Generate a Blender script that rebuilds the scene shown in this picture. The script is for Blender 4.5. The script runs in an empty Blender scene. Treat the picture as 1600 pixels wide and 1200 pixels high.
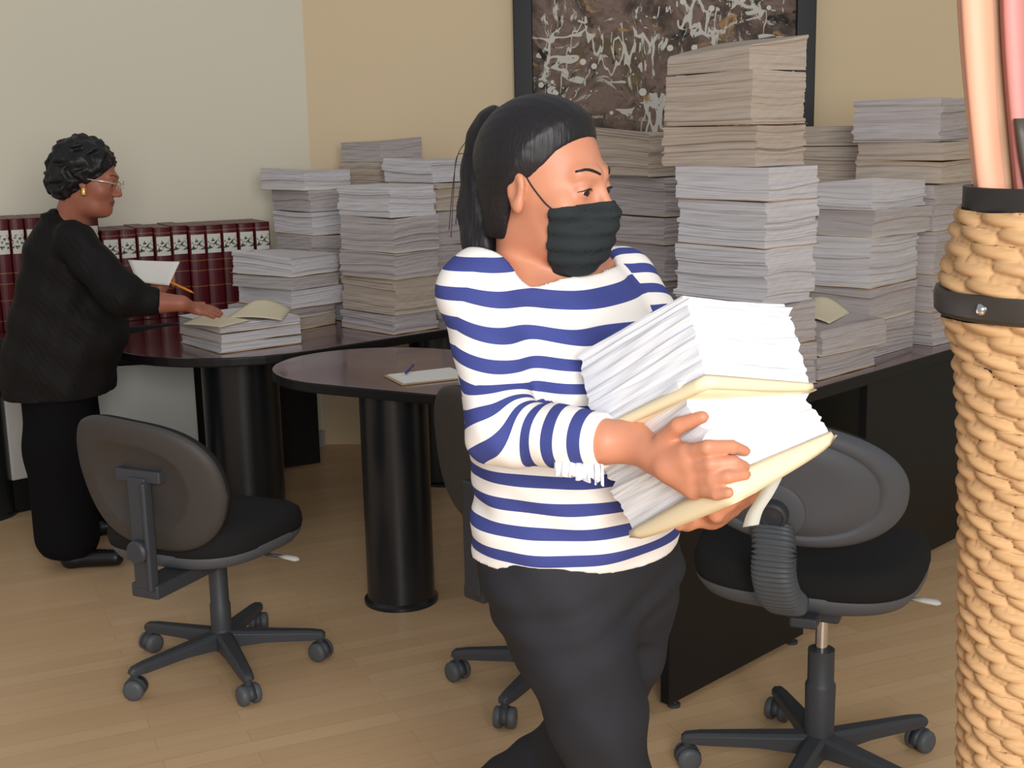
import bpy, bmesh, math, random
import numpy as np
from mathutils import Vector, Matrix
random.seed(7)
SC = bpy.context.scene
COL = SC.collection

# ------------------------------------------------------------------ camera
FPX, CAM_H = 2000.0, 1.55
PITCH, ROLL = math.atan(400 / 2000.0), 0.022
_fw = np.array([0, math.cos(PITCH), -math.sin(PITCH)])
_up = np.array([0, math.sin(PITCH), math.cos(PITCH)])
_rt = np.array([1.0, 0, 0])
_c, _s = math.cos(ROLL), math.sin(ROLL)
CR, CU = _c * _rt - _s * _up, _s * _rt + _c * _up
cam_data = bpy.data.cameras.new('camera')
cam_data.sensor_fit = 'HORIZONTAL'
cam_data.sensor_width = 36.0
cam_data.lens = 36.0 * FPX / 1600.0
cam_data.clip_start = 0.05
cam = bpy.data.objects.new('camera', cam_data)
COL.objects.link(cam)
M = Matrix.Identity(4)
for i in range(3):
    M[i][0], M[i][1], M[i][2] = CR[i], CU[i], -_fw[i]
M[2][3] = CAM_H
cam.matrix_world = M
SC.camera = cam


def _ray(px, py):
    u, v = (px - 800) / FPX, -(py - 600) / FPX
    return u * CR + v * CU + _fw


def at(px, py, y):
    """world point that stands at depth y on the sight line of a measured pixel"""
    d = _ray(px, py)
    return np.array([0, 0, CAM_H]) + d * (y / d[1])


def on(px, py, z):
    """world point at height z on that sight line"""
    d = _ray(px, py)
    return np.array([0, 0, CAM_H]) + d * ((z - CAM_H) / d[2])


# ------------------------------------------------------------------ light
world = bpy.data.worlds.new('world')
SC.world = world
world.use_nodes = True
bg = world.node_tree.nodes['Background']
bg.inputs[0].default_value = (0.93, 0.95, 1.0, 1)
bg.inputs[1].default_value = 0.42


def area(name, loc, target, sx, sy, power, col):
    l = bpy.data.lights.new(name, 'AREA')
    l.shape = 'RECTANGLE'
    l.size, l.size_y, l.energy, l.color = sx, sy, power, col
    o = bpy.data.objects.new(name, l)
    COL.objects.link(o)
    o.location = loc
    o.rotation_euler = (Vector(target) - Vector(loc)).to_track_quat('-Z', 'Y').to_euler()
    return o


area('window_daylight', (0.6, -1.25, 2.05), (0.2, 3.0, 1.1), 1.9, 1.5, 148, (1.0, 0.99, 0.97))
SC.view_settings.view_transform = 'Standard'
SC.view_settings.look = 'None'
SC.view_settings.exposure = 0.0
SC.view_settings.gamma = 1.0
SC.view_settings.use_curve_mapping = False


# ------------------------------------------------------------------ materials
def srgb(r, g, b):
    f = lambda v: (v / 255 / 12.92) if v / 255 <= 0.04045 else ((v / 255 + 0.055) / 1.055) ** 2.4
    return (f(r), f(g), f(b), 1)


class NT:
    def __init__(s, name, col, rough=0.6, spec=0.5, metal=0.0):
        s.m = bpy.data.materials.new(name)
        s.m.use_nodes = True
        s.t = s.m.node_tree
        s.b = s.t.nodes['Principled BSDF']
        s.b.inputs['Base Color'].default_value = col
        s.b.inputs['Roughness'].default_value = rough
        s.b.inputs['Metallic'].default_value = metal
        s.b.inputs['Specular IOR Level'].default_value = spec

    def n(s, typ, **kw):
        nd = s.t.nodes.new(typ)
        for k, v in kw.items():
            if k in nd.inputs:
                nd.inputs[k].default_value = v
            else:
                setattr(nd, k, v)
        return nd

    def l(s, a, b):
        s.t.links.new(a, b)

    def coords(s, scale=(1, 1, 1), rot=(0, 0, 0), kind='Object'):
        tc = s.n('ShaderNodeTexCoord')
        mp = s.n('ShaderNodeMapping')
        mp.inputs['Scale'].default_value = scale
        mp.inputs['Rotation'].default_value = rot
        s.l(tc.outputs[kind], mp.inputs[0])
        return mp.outputs[0]

    def noise(s, vec, scale=5, detail=3, rough=0.5):
        nd = s.n('ShaderNodeTexNoise')
        nd.inputs['Scale'].default_value = scale
        nd.inputs['Detail'].default_value = detail
        nd.inputs['Roughness'].default_value = rough
        s.l(vec, nd.inputs['Vector'])
        return nd.outputs['Fac']

    def ramp(s, fac, stops, interp='LINEAR'):
        nd = s.n('ShaderNodeValToRGB')
        nd.color_ramp.interpolation = interp
        e = nd.color_ramp.elements
        while len(e) > 1:
            e.remove(e[-1])
        e[0].position, e[0].color = stops[0]
        for p, c in stops[1:]:
            k = e.new(p)
            k.color = c
        s.l(fac, nd.inputs[0])
        return nd.outputs[0]

    def mix(s, fac, a, b, mode='MIX'):
        nd = s.n('ShaderNodeMix', data_type='RGBA', blend_type=mode)
        for sock, v in ((nd.inputs[0], fac), (nd.inputs[6], a), (nd.inputs[7], b)):
            if hasattr(v, 'is_linked'):
                s.l(v, sock)
            else:
                sock.default_value = v
        return nd.outputs[2]

    def math(s, op, a, b=0.0):
        nd = s.n('ShaderNodeMath', operation=op)
        for sock, v in ((nd.inputs[0], a), (nd.inputs[1], b)):
            if hasattr(v, 'is_linked'):
                s.l(v, sock)
            else:
                sock.default_value = v
        return nd.outputs[0]

    def col(s, c):
        s.l(c, s.b.inputs['Base Color'])

    def bump(s, h, strength=0.3, dist=0.002):
        nd = s.n('ShaderNodeBump')
        nd.inputs['Strength'].default_value = strength
        nd.inputs['Distance'].default_value = dist
        s.l(h, nd.inputs['Height'])
        s.l(nd.outputs[0], s.b.inputs['Normal'])


def plaster(name, c):
    t = NT(name, c, 0.85, 0.2)
    v = t.coords()
    f = t.noise(v, 60, 4)
    t.bump(f, 0.12, 0.003)
    g = t.noise(v, 0.9, 2)
    t.col(t.mix(t.math('MULTIPLY', g, 0.25), c, (c[0] * .8, c[1] * .8, c[2] * .78, 1)))
    return t.m


M_WALL_L = plaster('pale_greenish_plaster', srgb(232, 225, 204))
M_WALL_B = plaster('cream_yellow_plaster', srgb(230, 208, 172))
M_WALL_R = plaster('pale_grey_plaster', srgb(205, 205, 190))

# laminate floor, boards run obliquely to the view
t = NT('light_laminate', (1, 1, 1, 1), 0.34, 0.4)
v = t.coords((1, 1, 1), (0, 0, math.radians(-24)))
br = t.n('ShaderNodeTexBrick')
br.offset = 0.37
for k, val in (('Scale', 1.0), ('Mortar Size', 0.0012), ('Mortar Smooth', 0.3), ('Brick Width', 0.62), ('Row Height', 0.066)):
    br.inputs[k].default_value = val
br.inputs['Color1'].default_value = srgb(224, 190, 148)
br.inputs['Color2'].default_value = srgb(212, 176, 134)
br.inputs['Mortar'].default_value = srgb(190, 154, 114)
t.l(v, br.inputs['Vector'])
mp2 = t.n('ShaderNodeMapping')
mp2.inputs['Scale'].default_value = (1.6, 22, 1)
t.l(v, mp2.inputs[0])
g = t.noise(mp2.outputs[0], 2.2, 4, 0.6)
t.col(t.mix(t.math('MULTIPLY', g, 0.45), br.outputs['Color'], srgb(188, 148, 106)))
M_FLOOR = t.m


def veneer(name, a, b, rough=0.22):
    t = NT(name, a, rough, 0.5)
    v = t.coords((3, 26, 3), (0, 0, math.radians(-40)))
    t.col(t.mix(t.noise(v, 2.5, 4, 0.65), a, b))
    t.b.inputs['Coat Weight'].default_value = 0.8
    t.b.inputs['Coat Roughness'].default_value = 0.1
    t.b.inputs['Coat IOR'].default_value = 1.6
    return t.m


M_MAROON = veneer('mahogany_veneer', srgb(98, 42, 44), srgb(68, 27, 31), 0.2)
M_BLACKWOOD = NT('black_melamine', srgb(20, 19, 20), 0.45, 0.35).m
M_BLACKGLOSS = NT('black_satin_metal', srgb(24, 27, 31), 0.3, 0.6).m


def plastic(name, c, rough=0.5, bump=0.25):
    t = NT(name, c, rough, 0.45)
    t.bump(t.noise(t.coords(), 700, 2), bump, 0.0006)
    return t.m


M_PLASTIC = plastic('black_plastic', srgb(60, 62, 66))
M_SHELL = plastic('charcoal_grained_plastic', srgb(88, 90, 95), 0.55, 0.4)
M_SHELLB = plastic('dark_brownish_plastic', srgb(68, 63, 60), 0.6, 0.4)
t = NT('black_seat_fabric', srgb(40, 39, 39), 0.95, 0.1)
t.bump(t.noise(t.coords(), 900, 2), 0.5, 0.001)
M_FABRIC = t.m
M_RUBBER = NT('dark_rubber', srgb(84, 87, 90), 0.5, 0.4).m
M_CHROME = NT('chrome', srgb(215, 215, 215), 0.12, 0.5, 1.0).m
M_WHITEPL = NT('off_white_plastic', srgb(205, 203, 195), 0.5).m
M_PINK = NT('pink_plastic', srgb(232, 100, 125), 0.5).m
M_ORANGE = NT('orange_paint', srgb(236, 142, 36), 0.4).m
M_GREYPANEL = NT('pale_grey_board', srgb(170, 172, 165), 0.6).m


def paper(name, c1, c2, c3, dens=420):
    t = NT(name, c1, 0.85, 0.15)
    v = t.coords((2.5, 2.5, dens))
    f = t.noise(v, 1.0, 3, 0.7)
    v2 = t.coords((1.2, 1.2, 45))
    f2 = t.noise(v2, 1.0, 2, 0.5)
    c = t.ramp(f, [(0.30, c3), (0.46, c1), (0.7, c1)])
    c = t.mix(t.ramp(f2, [(0.45, (0, 0, 0, 1)), (0.62, (0.8, 0.8, 0.8, 1))]), c, c2)
    t.col(c)
    t.bump(f, 0.5, 0.0015)
    return t.m


PAPERS = {
    'white': paper('white_paper_edges', srgb(214, 211, 213), srgb(198, 192, 193), srgb(150, 145, 146)),
    'grey': paper('grey_shade_paper_edges', srgb(192, 185, 184), srgb(176, 164, 160), srgb(128, 120, 118)),  # grey also deepened to hold the shade on the right-hand stacks
    'cream': paper('yellowed_shade_paper_edges', srgb(196, 182, 168), srgb(180, 162, 144), srgb(136, 120, 106)),  # yellowed paper, with shade of the rear right stacks mixed into the colour
    'bright': paper('bright_white_paper_edges', srgb(236, 236, 239), srgb(222, 223, 229), srgb(176, 179, 190), 300),
}
M_SHEET = NT('white_sheet', srgb(238, 236, 228), 0.8, 0.15).m
M_CREAMSHEET = NT('cream_sheet', srgb(226, 214, 184), 0.8, 0.15).m
M_KRAFT = NT('kraft_card', srgb(190, 158, 120), 0.8, 0.15).m
M_MANILA = NT('manila_card', srgb(236, 220, 184), 0.7, 0.2).m


# ------------------------------------------------------------------ object helpers
def tag(o, label, cat, group=None, kind=None):
    if label:
        o['label'] = label
    if cat:
        o['category'] = cat
    if group:
        o['group'] = group
    if kind:
        o['kind'] = kind
    return o


def thing(name, loc, label, cat, group=None, rz=0.0):
    o = bpy.data.objects.new(name, None)
    o.empty_display_size = 0.05
    COL.objects.link(o)
    o.location = Vector([float(x) for x in loc])
    o.rotation_euler = (0, 0, rz)
    return tag(o, label, cat, group)


def mesh_obj(name, verts, faces, mat, parent=None, smooth=True, mats=None, fm=None):
    me = bpy.data.meshes.new(name)
    me.from_pydata([tuple(map(float, q)) for q in verts], [], [tuple(map(int, q)) for q in faces])
    for m_ in (mats or [mat]):
        me.materials.append(m_)
    if fm is not None:
        me.polygons.foreach_set('material_index', list(fm))
    if smooth:
        me.polygons.foreach_set('use_smooth', [True] * len(me.polygons))
    me.update()
    o = bpy.data.objects.new(name, me)
    COL.objects.link(o)
    if parent is not None:
        o.parent = parent
    return o


def bev(o, w=0.004, seg=2, angle=35):
    m = o.modifiers.new('bevel', 'BEVEL')
    m.width, m.segments, m.limit_method, m.angle_limit = w, seg, 'ANGLE', math.radians(angle)
    w2 = o.modifiers.new('wn', 'WEIGHTED_NORMAL')
    w2.keep_sharp = True
    return o


def box_vf(lo, hi):
    x0, y0, z0 = lo
    x1, y1, z1 = hi
    v = [(x0, y0, z0), (x1, y0, z0), (x1, y1, z0), (x0, y1, z0), (x0, y0, z1), (x1, y0, z1), (x1, y1, z1), (x0, y1, z1)]
    f = [(0, 3, 2, 1), (4, 5, 6, 7), (0, 1, 5, 4), (1, 2, 6, 5), (2, 3, 7, 6), (3, 0, 4, 7)]
    return v, f


def box(name, lo, hi, mat, parent=None, bevel=0.0, rz=0.0, loc=(0, 0, 0)):
    v, f = box_vf(lo, hi)
    o = mesh_obj(name, v, f, mat, parent, smooth=bevel > 0)
    o.location = loc
    o.rotation_euler = (0, 0, rz)
    if bevel:
        bev(o, bevel)
    return o


def loops_mesh(name, loops, mat, parent=None, closed=True, cap=True, smooth=True):
    """skin a list of equal-length vertex loops"""
    n = len(loops[0])
    v = [p for lp in loops for p in lp]
    f = []
    for i in range(len(loops) - 1):
        for j in range(n if closed else n - 1):
            k = (j + 1) % n
            f.append((i * n + j, i * n + k, (i + 1) * n + k, (i + 1) * n + j))
    if cap and closed:
        f.append(tuple(range(n - 1, -1, -1)))
        f.append(tuple(range((len(loops) - 1) * n, len(loops) * n)))
    return mesh_obj(name, v, f, mat, parent, smooth)


def lathe(name, prof, mat, parent=None, n=40, loc=(0, 0, 0)):
    loops = [[(r * math.cos(2 * math.pi * k / n), r * math.sin(2 * math.pi * k / n), z) for k in range(n)] for r, z in prof]
    o = loops_mesh(name, loops, mat, parent)
    o.location = loc
    m = o.modifiers.new('es', 'EDGE_SPLIT')
    m.split_angle = math.radians(38)
    return o


def tube(name, pts, radii, mat, parent=None, n=12, flat=1.0):
    pts = [np.array(p, float) for p in pts]
    if not hasattr(radii, '__len__'):
        radii = [radii] * len(pts)
    loops = []
    ref = None
    for i, p in enumerate(pts):
        d = pts[min(i + 1, len(pts) - 1)] - pts[max(i - 1, 0)]
        d = d / np.linalg.norm(d)
        if ref is None:
            ref = np.array([0, 0, 1.0]) if abs(d[2]) < 0.8 else np.array([1.0, 0, 0])
        a = np.cross(d, ref)
        a /= np.linalg.norm(a)
        b = np.cross(a, d)
        ref = b
        loops.append([tuple(p + radii[i] * (math.cos(q) * a + flat * math.sin(q) * b)) for q in [2 * math.pi * k / n for k in range(n)]])
    return loops_mesh(name, loops, mat, parent)


def curve_pts(ctrl, n=16):
    """Catmull-Rom through control points"""
    c = [np.array(p, float) for p in ctrl]
    c = [2 * c[0] - c[1]] + c + [2 * c[-1] - c[-2]]
    out = []
    for i in range(1, len(c) - 2):
        for k in range(n):
            u = k / n
            out.append(0.5 * (2 * c[i] + (c[i + 1] - c[i - 1]) * u + (2 * c[i - 1] - 5 * c[i] + 4 * c[i + 1] - c[i + 2]) * u * u
                              + (3 * c[i] - c[i - 1] - 3 * c[i + 1] + c[i + 2]) * u ** 3))
    out.append(c[-2])
    return out


def prism(name, outline, z0, z1, mat, parent=None, bevel=0.0, mats=None):
    """flat slab from an outline; top face material slot 0, rim and underside slot 1 when two materials are given"""
    n = len(outline)
    v = [(x, y, z0) for x, y in outline] + [(x, y, z1) for x, y in outline]
    f = [tuple(range(n - 1, -1, -1)), tuple(range(n, 2 * n))] + [(i, (i + 1) % n, n + (i + 1) % n, n + i) for i in range(n)]
    fm = None
    if mats:
        fm = [1, 0] + [1] * n
    o = mesh_obj(name, v, f, mat, parent, smooth=False, mats=mats, fm=fm)
    return o


def arc(cx, cy, r, a0, a1, n=14):
    return [(cx + r * math.cos(math.radians(a0 + (a1 - a0) * k / n)), cy + r * math.sin(math.radians(a0 + (a1 - a0) * k / n))) for k in range(n + 1)]
# ------------------------------------------------------------------ the room
def struct(o):
    o['kind'] = 'structure'
    return o


struct(mesh_obj('floor', [(-5, -3, 0), (5, -3, 0), (5, 8, 0), (-5, 8, 0)], [(0, 1, 2, 3)], M_FLOOR, smooth=False))
CORN = np.array([-0.955, 6.3])
WL = np.array([-math.cos(math.radians(28)), -math.sin(math.radians(28))])
WB = np.array([math.cos(math.radians(-4)), math.sin(math.radians(-4))])


def wall(name, p, q, z0, z1, mat, thick=0.12, side=1):
    p, q = np.array(p, float), np.array(q, float)
    d = (q - p) / np.linalg.norm(q - p)
    nrm = side * np.array([-d[1], d[0]]) * thick
    v = []
    for z in (z0, z1):
        for w in (p, q, q + nrm, p + nrm):
            v.append((w[0], w[1], z))
    f = [(0, 3, 2, 1), (4, 5, 6, 7), (0, 1, 5, 4), (1, 2, 6, 5), (2, 3, 7, 6), (3, 0, 4, 7)]
    return struct(mesh_obj(name, v, f, mat, smooth=False))


wall('wall_left', CORN, CORN + WL * 4.0, 0, 3.2, M_WALL_L, side=-1)
wall('wall_back', CORN - WB * 0.1, CORN + WB * 3.2, 0, 3.2, M_WALL_B)
pr = CORN + WB * 3.2
wall('wall_right', pr, pr + np.array([0.9, -3.2]), 0, 3.2, M_WALL_R, side=1)

# skirting along the left and back walls
wall('baseboard_left', CORN + np.array([0.0, -0.02]), CORN + np.array([0.0, -0.02]) + WL * 4.0, 0, 0.08, M_GREYPANEL, 0.02, side=1)

# ------------------------------------------------------------------ painting
t = NT('splattered_canvas', (1, 1, 1, 1), 0.6, 0.3)
v = t.coords((1, 1, 1))
wn = t.n('ShaderNodeTexNoise')
wn.inputs['Scale'].default_value = 2.5
wn.inputs['Detail'].default_value = 3
t.l(v, wn.inputs['Vector'])
warp = t.n('ShaderNodeMix', data_type='RGBA', blend_type='ADD')
warp.inputs[0].default_value = 0.35
t.l(v, warp.inputs[6])
t.l(wn.outputs['Color'], warp.inputs[7])
wv = warp.outputs[2]
base = t.ramp(t.noise(wv, 3.5, 6, 0.66), [(0.30, srgb(34, 30, 28)), (0.42, srgb(84, 68, 58)), (0.52, srgb(132, 110, 98)), (0.6, srgb(96, 80, 62)), (0.74, srgb(150, 126, 84))])
base = t.mix(t.ramp(t.noise(v, 2.2, 3, 0.6), [(0.6, (0, 0, 0, 1)), (0.68, (1, 1, 1, 1))]), base, srgb(164, 130, 84))
base = t.mix(t.ramp(t.noise(wv, 9, 5, 0.7), [(0.60, (0, 0, 0, 1)), (0.66, (1, 1, 1, 1))]), base, srgb(26, 24, 24))
# thin dribbled lines: contours of stretched noise
for sc, rot, wdt in (((3.2, 1, .8), (0, 0.4, 0), 0.012), ((1.2, 1, 2.6), (0, 0.9, 0), 0.009), ((4.5, 1, 1.2), (0, -0.5, 0), 0.008)):
    mpn = t.n('ShaderNodeMapping')
    mpn.inputs['Scale'].default_value = sc
    mpn.inputs['Rotation'].default_value = rot
    t.l(v, mpn.inputs[0])
    f = t.noise(mpn.outputs[0], 1.3, 3, 0.6)
    d = t.math('ABSOLUTE', t.math('SUBTRACT', f, 0.5))
    brk = t.noise(v, 4.5, 3, 0.6)
    line = t.math('MULTIPLY', t.math('LESS_THAN', d, wdt), t.math('GREATER_THAN', brk, 0.52))
    base = t.mix(line, base, srgb(206, 202, 190))
for sc, rot, lo_, hi_, cc in (((9, 1, 2.2), (0, .5, 0), .60, .63, srgb(206, 204, 192)), ((2.5, 1, 9), (0, .3, 0), .62, .65, srgb(190, 182, 170)), ((6, 1, 3), (0, -.7, 0), .62, .66, srgb(28, 26, 26)), ((3, 1, 5), (0, .9, 0), .60, .66, srgb(168, 132, 86))):
    mpn = t.n('ShaderNodeMapping')
    mpn.inputs['Scale'].default_value = sc
    mpn.inputs['Rotation'].default_value = rot
    t.l(wv, mpn.inputs[0])
    base = t.mix(t.ramp(t.noise(mpn.outputs[0], 2.6, 6, 0.7), [(lo_, (0, 0, 0, 1)), (hi_, (1, 1, 1, 1))]), base, cc)
for sc, th in ((15, 0.15), (30, 0.15), (8, 0.09)):
    vo = t.n('ShaderNodeTexVoronoi')
    vo.inputs['Scale'].default_value = sc
    t.l(v, vo.inputs['Vector'])
    sp = t.n('ShaderNodeSeparateColor')
    t.l(vo.outputs['Color'], sp.inputs[0])
    dot = t.math('MULTIPLY', t.math('LESS_THAN', vo.outputs['Distance'], t.math('MULTIPLY', sp.outputs[1], th * 2)), t.math('GREATER_THAN', sp.outputs[0], 0.66))
    base = t.mix(dot, base, srgb(218, 214, 202))
t.col(base)
M_CANVAS = t.m

# wall frame of reference: u along the back wall from the corner, n out of the wall towards the room
ang_b = math.atan2(WB[1], WB[0])
pic = thing('framed_painting', (CORN[0], CORN[1], 0), 'large splattered abstract painting in a wide black frame on the cream wall', 'painting', rz=ang_b)


def wall_u(px, py):
    d = _ray(px, py)
    # solve ray (t*dx, t*dy) = CORN + u*WB
    A = np.array([[d[0], -WB[0]], [d[1], -WB[1]]])
    tt, u = np.linalg.solve(A, CORN)
    return u, CAM_H + d[2] * tt


u0, _ = wall_u(804, 90)
u1, _ = wall_u(1271, 90)
zt, zb = 2.75, 1.25
fw_ = 0.088
box('canvas', (u0 + fw_ - .01, -0.02, zb + fw_ - .01), (u1 - fw_ + .01, -0.008, zt - fw_), M_CANVAS, pic)
for nm, lo, hi in (('frame_side', (u0, -0.06, zb), (u0 + fw_, -0.001, zt)), ('frame_side', (u1 - fw_, -0.06, zb), (u1, -0.001, zt)),
                   ('frame_rail', (u0 + fw_, -0.06, zb), (u1 - fw_, -0.001, zb + fw_)), ('frame_rail', (u0 + fw_, -0.06, zt - fw_), (u1 - fw_, -0.001, zt))):
    box(nm, lo, hi, M_BLACKWOOD, pic, 0.004)

# ------------------------------------------------------------------ tables
TZ = 0.755


def table_top(parent, outline, z1=TZ, th=0.035):
    o = prism('tabletop', outline, z1 - th, z1, None, parent, mats=[M_MAROON, M_BLACKWOOD])
    bev(o, 0.006, 3, 50)
    return o


def column(parent, x, y, r, top=TZ - 0.035):
    lathe('pedestal_column', [(0.001, 0.0), (r + .012, 0.0), (r + .012, 0.012), (r, 0.02), (r, top)], M_BLACKGLOSS, parent, 56, (x, y, 0))


d42 = np.array([math.cos(math.radians(42)), math.sin(math.radians(42))])
n42 = np.array([-d42[1], d42[0]])
# left desk: rounded end near the woman in black, front edge runs away to the right
left_desk = thing('conference_table', (0, 0, 0), 'maroon topped table with rounded end beside the woman in black, loaded with paper stacks', 'table')
ecx, ecy, er = -1.08, 5.07, 0.50
p_front = np.array([ecx, ecy]) - n42 * er
pts = arc(ecx, ecy, er, 42 - 90, 28 - 270, 28)
far = 1.18
outl = [tuple(p_front + d42 * far)] + pts + [(pts[-1][0] + 1.25 * math.cos(math.radians(28)), pts[-1][1] + 1.25 * math.sin(math.radians(28)))]
table_top(left_desk, outl[::-1])
column(left_desk, -1.075, 4.98, 0.15)
column(left_desk, -0.3, 5.62, 0.155)

# near peninsula table with a rounded left end
near_t = thing('meeting_table', (0, 0, 0), 'oval-ended maroon table on a thick black column in front of the paper stacks', 'table')
pts = []
c0 = np.array([-0.44, 4.36])
dN = np.array([math.cos(math.radians(-29)), math.sin(math.radians(-29))])
nN = np.array([-dN[1], dN[0]])
hw = 0.36
for k in range(29):
    a = math.radians(90 + 180 * k / 28)
    pts.append(tuple(c0 + dN * (0.40 * math.cos(a)) + nN * (hw * math.sin(a))))
pts = [tuple(c0 + dN * 0.5 + nN * hw)] + pts + [tuple(c0 + dN * 0.5 - nN * hw)]
table_top(near_t, pts)
column(near_t, -0.388, 4.09, 0.112)

# right desk with black end panel, front edge runs away to the right
desk = thing('office_desk', (0, 0, 0), 'black panelled desk under the tall paper stacks at the right', 'desk')
dR = np.array([math.cos(math.radians(45)), math.sin(math.radians(45))])
nR = np.array([-dR[1], dR[0]])
a0 = np.array([0.375, 3.255])
table_top(desk, [tuple(a0), tuple(a0 + dR * 2.3), tuple(a0 + dR * 2.3 + nR * 1.25), tuple(a0 + dR * .75 + nR * 1.25), tuple(a0 + dR * .75 + nR * .62), tuple(a0 + nR * .62)], th=0.04)
pn = np.array([0.403, 3.20])
v = []


def slab(name, p, q, th, z0, z1, mat, parent, bevel=0.002):
    p, q = np.array(p), np.array(q)
    d = (q - p) / np.linalg.norm(q - p)
    nn = np.array([-d[1], d[0]]) * th
    vv = [(w[0], w[1], z) for z in (z0, z1) for w in (p, q, q + nn, p + nn)]
    o = mesh_obj(name, vv, [(0, 3, 2, 1), (4, 5, 6, 7), (0, 1, 5, 4), (1, 2, 6, 5), (2, 3, 7, 6), (3, 0, 4, 7)], mat, parent, smooth=False)
    if bevel:
        bev(o, bevel)
    return o


slab('front_panel', pn + dR * 0.0 + nR * 0.0, pn + dR * 0.66, 0.03, 0.02, TZ - 0.04, M_BLACKWOOD, desk)
slab('back_panel', a0 + dR * 0.68 + nR * 0.5, a0 + dR * 2.25 + nR * 0.5, 0.03, 0.02, TZ - 0.04, M_BLACKWOOD, desk)
slab('side_panel', a0 + dR * 1.12 + nR * 0.02, a0 + dR * 2.28 + nR * 0.02, 0.03, 0.02, TZ - 0.04, M_BLACKWOOD, desk)
for s_ in (0.04, 0.62):
    f_ = pn + dR * s_ + nR * 0.015
    lathe('levelling_foot', [(0.001, 0), (0.018, 0), (0.018, 0.008), (0.008, 0.011), (0.008, 0.022)], M_PLASTIC, desk, 16, (f_[0], f_[1], 0))
f_ = pn + nR * 0.012 - dR * 0.004
box('edge_clip', (-0.006, -0.006, 0.27), (0.003, 0.006, 0.285), M_WHITEPL, desk, 0.001, 0.7, (f_[0], f_[1], 0))

# credenza along the left wall that carries the bound volumes
nL = np.array([WL[1], -WL[0]]) * 1.0
nL = np.array([math.sin(math.radians(28)), -math.cos(math.radians(28))])    # into the room
dL = -WL
CRED_D = 0.46
q0, q1 = CORN + WL * 0.12 + nL * 0.012, CORN + WL * 3.2 + nL * 0.012
cred = thing('low_cabinet', (0, 0, 0), 'long maroon topped cabinet along the left wall carrying the bound volumes', 'cabinet')
table_top(cred, [tuple(q0), tuple(q1), tuple(q1 + nL * CRED_D), tuple(q0 + nL * CRED_D)][::1], th=0.04)
for a, b in ((0.05, 0.75), (0.79, 1.42), (2.05, 2.7)):
    p, q = q0 + WL * b + nL * (CRED_D - 0.06), q0 + WL * a + nL * (CRED_D - 0.06)
    slab('door_panel', p, q, 0.03, 0.02, TZ - 0.042, M_BLACKWOOD, cred)

# added stand-ins for pale wall: panel under the table, box at far left
pb = thing('board', (0, 0, 0), 'pale grey panel standing in for pale wall under the round-ended table behind the left office chair', 'board')
b0, b1 = at(148, 640, 5.16), at(307, 640, 5.27)
slab('sheet', b0[:2], b1[:2], 0.02, 0.02, 0.62, M_GREYPANEL, pb)
tb = thing('pale_box', (0, 0, 0), 'narrow pale box standing in for pale wall at the far left under the cabinet', 'box')
b0, b1 = at(14, 700, 5.20), at(42, 700, 5.25)
slab('case', b0[:2], b1[:2], 0.2, 0.14, 0.50, M_WHITEPL, tb, 0.008)
slab('plinth', b0[:2], b1[:2], 0.2, 0.0, 0.14, M_BLACKWOOD, tb, 0.0)
column(cred, -2.26, 5.19, 0.15)

# ------------------------------------------------------------------ bound volumes
t = NT('maroon_leather', srgb(96, 22, 30), 0.38, 0.45)
t.bump(t.noise(t.coords(), 160, 3), 0.3, 0.001)
tcn = t.n('ShaderNodeTexCoord')
sx = t.n('ShaderNodeSeparateXYZ')
t.l(tcn.outputs['Object'], sx.inputs[0])
bands = None
for zc in (0.045, 0.13, 0.2, 0.245, 0.375):
    d = t.math('LESS_THAN', t.math('ABSOLUTE', t.math('SUBTRACT', sx.outputs[2], zc)), 0.0022)
    bands = d if bands is None else t.math('MAXIMUM', bands, d)
t.col(t.mix(t.math('MULTIPLY', bands, 0.6), t.mix(t.noise(t.coords(), 9, 3), srgb(98, 20, 28), srgb(72, 14, 22)), srgb(164, 112, 70)))
M_LEATHER = t.m
t = NT('spine_label', srgb(222, 220, 206), 0.7, 0.2)
v = t.coords((1, 1, 1))
f = t.noise(v, 75, 3, 0.6)
c = t.ramp(f, [(0.42, srgb(60, 66, 60)), (0.5, srgb(222, 222, 208))])
vv = t.n('ShaderNodeSeparateXYZ')
tc2 = t.n('ShaderNodeTexCoord')
t.l(tc2.outputs['Generated'], vv.inputs[0])
inner = t.math('LESS_THAN', t.math('ABSOLUTE', t.math('SUBTRACT', vv.outputs[2], 0.5)), 0.3)
t.col(t.mix(inner, srgb(222, 221, 208), c))
M_SPINE_LABEL = t.m


def volume(w, h, depth):
    """upright bound volume, spine towards -y, origin at the foot of the spine"""
    n = 10
    out = [(w / 2 * math.sin(a), -0.012 * math.cos(a)) for a in [math.radians(-90 + 180 * k / n) for k in range(n + 1)]]
    out = out + [(w / 2, depth), (-w / 2, depth)]
    o = prism('bound_volume', out, 0, h, M_LEATHER)
    bev(o, 0.003, 2, 40)
    lw = w * 0.40
    lp = []
    for z in (h * 0.69, h * 0.90):
        for k in range(7):
            a = math.radians(-55 + 110 * k / 6)
            lp.append((w / 2 * math.sin(a), -0.012 * math.cos(a) - 0.0022, z))
    fs = [(k, k + 1, 7 + k + 1, 7 + k) for k in range(6)]
    lab = mesh_obj('spine_label', lp, fs, M_SPINE_LABEL, o, smooth=False)
    sm = lab.modifiers.new('s', 'SOLIDIFY')
    sm.thickness = 0.001
    return o, lab


def copy_part(src, parent):
    c = src.copy()
    COL.objects.link(c)
    c.parent = parent
    return c


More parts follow.
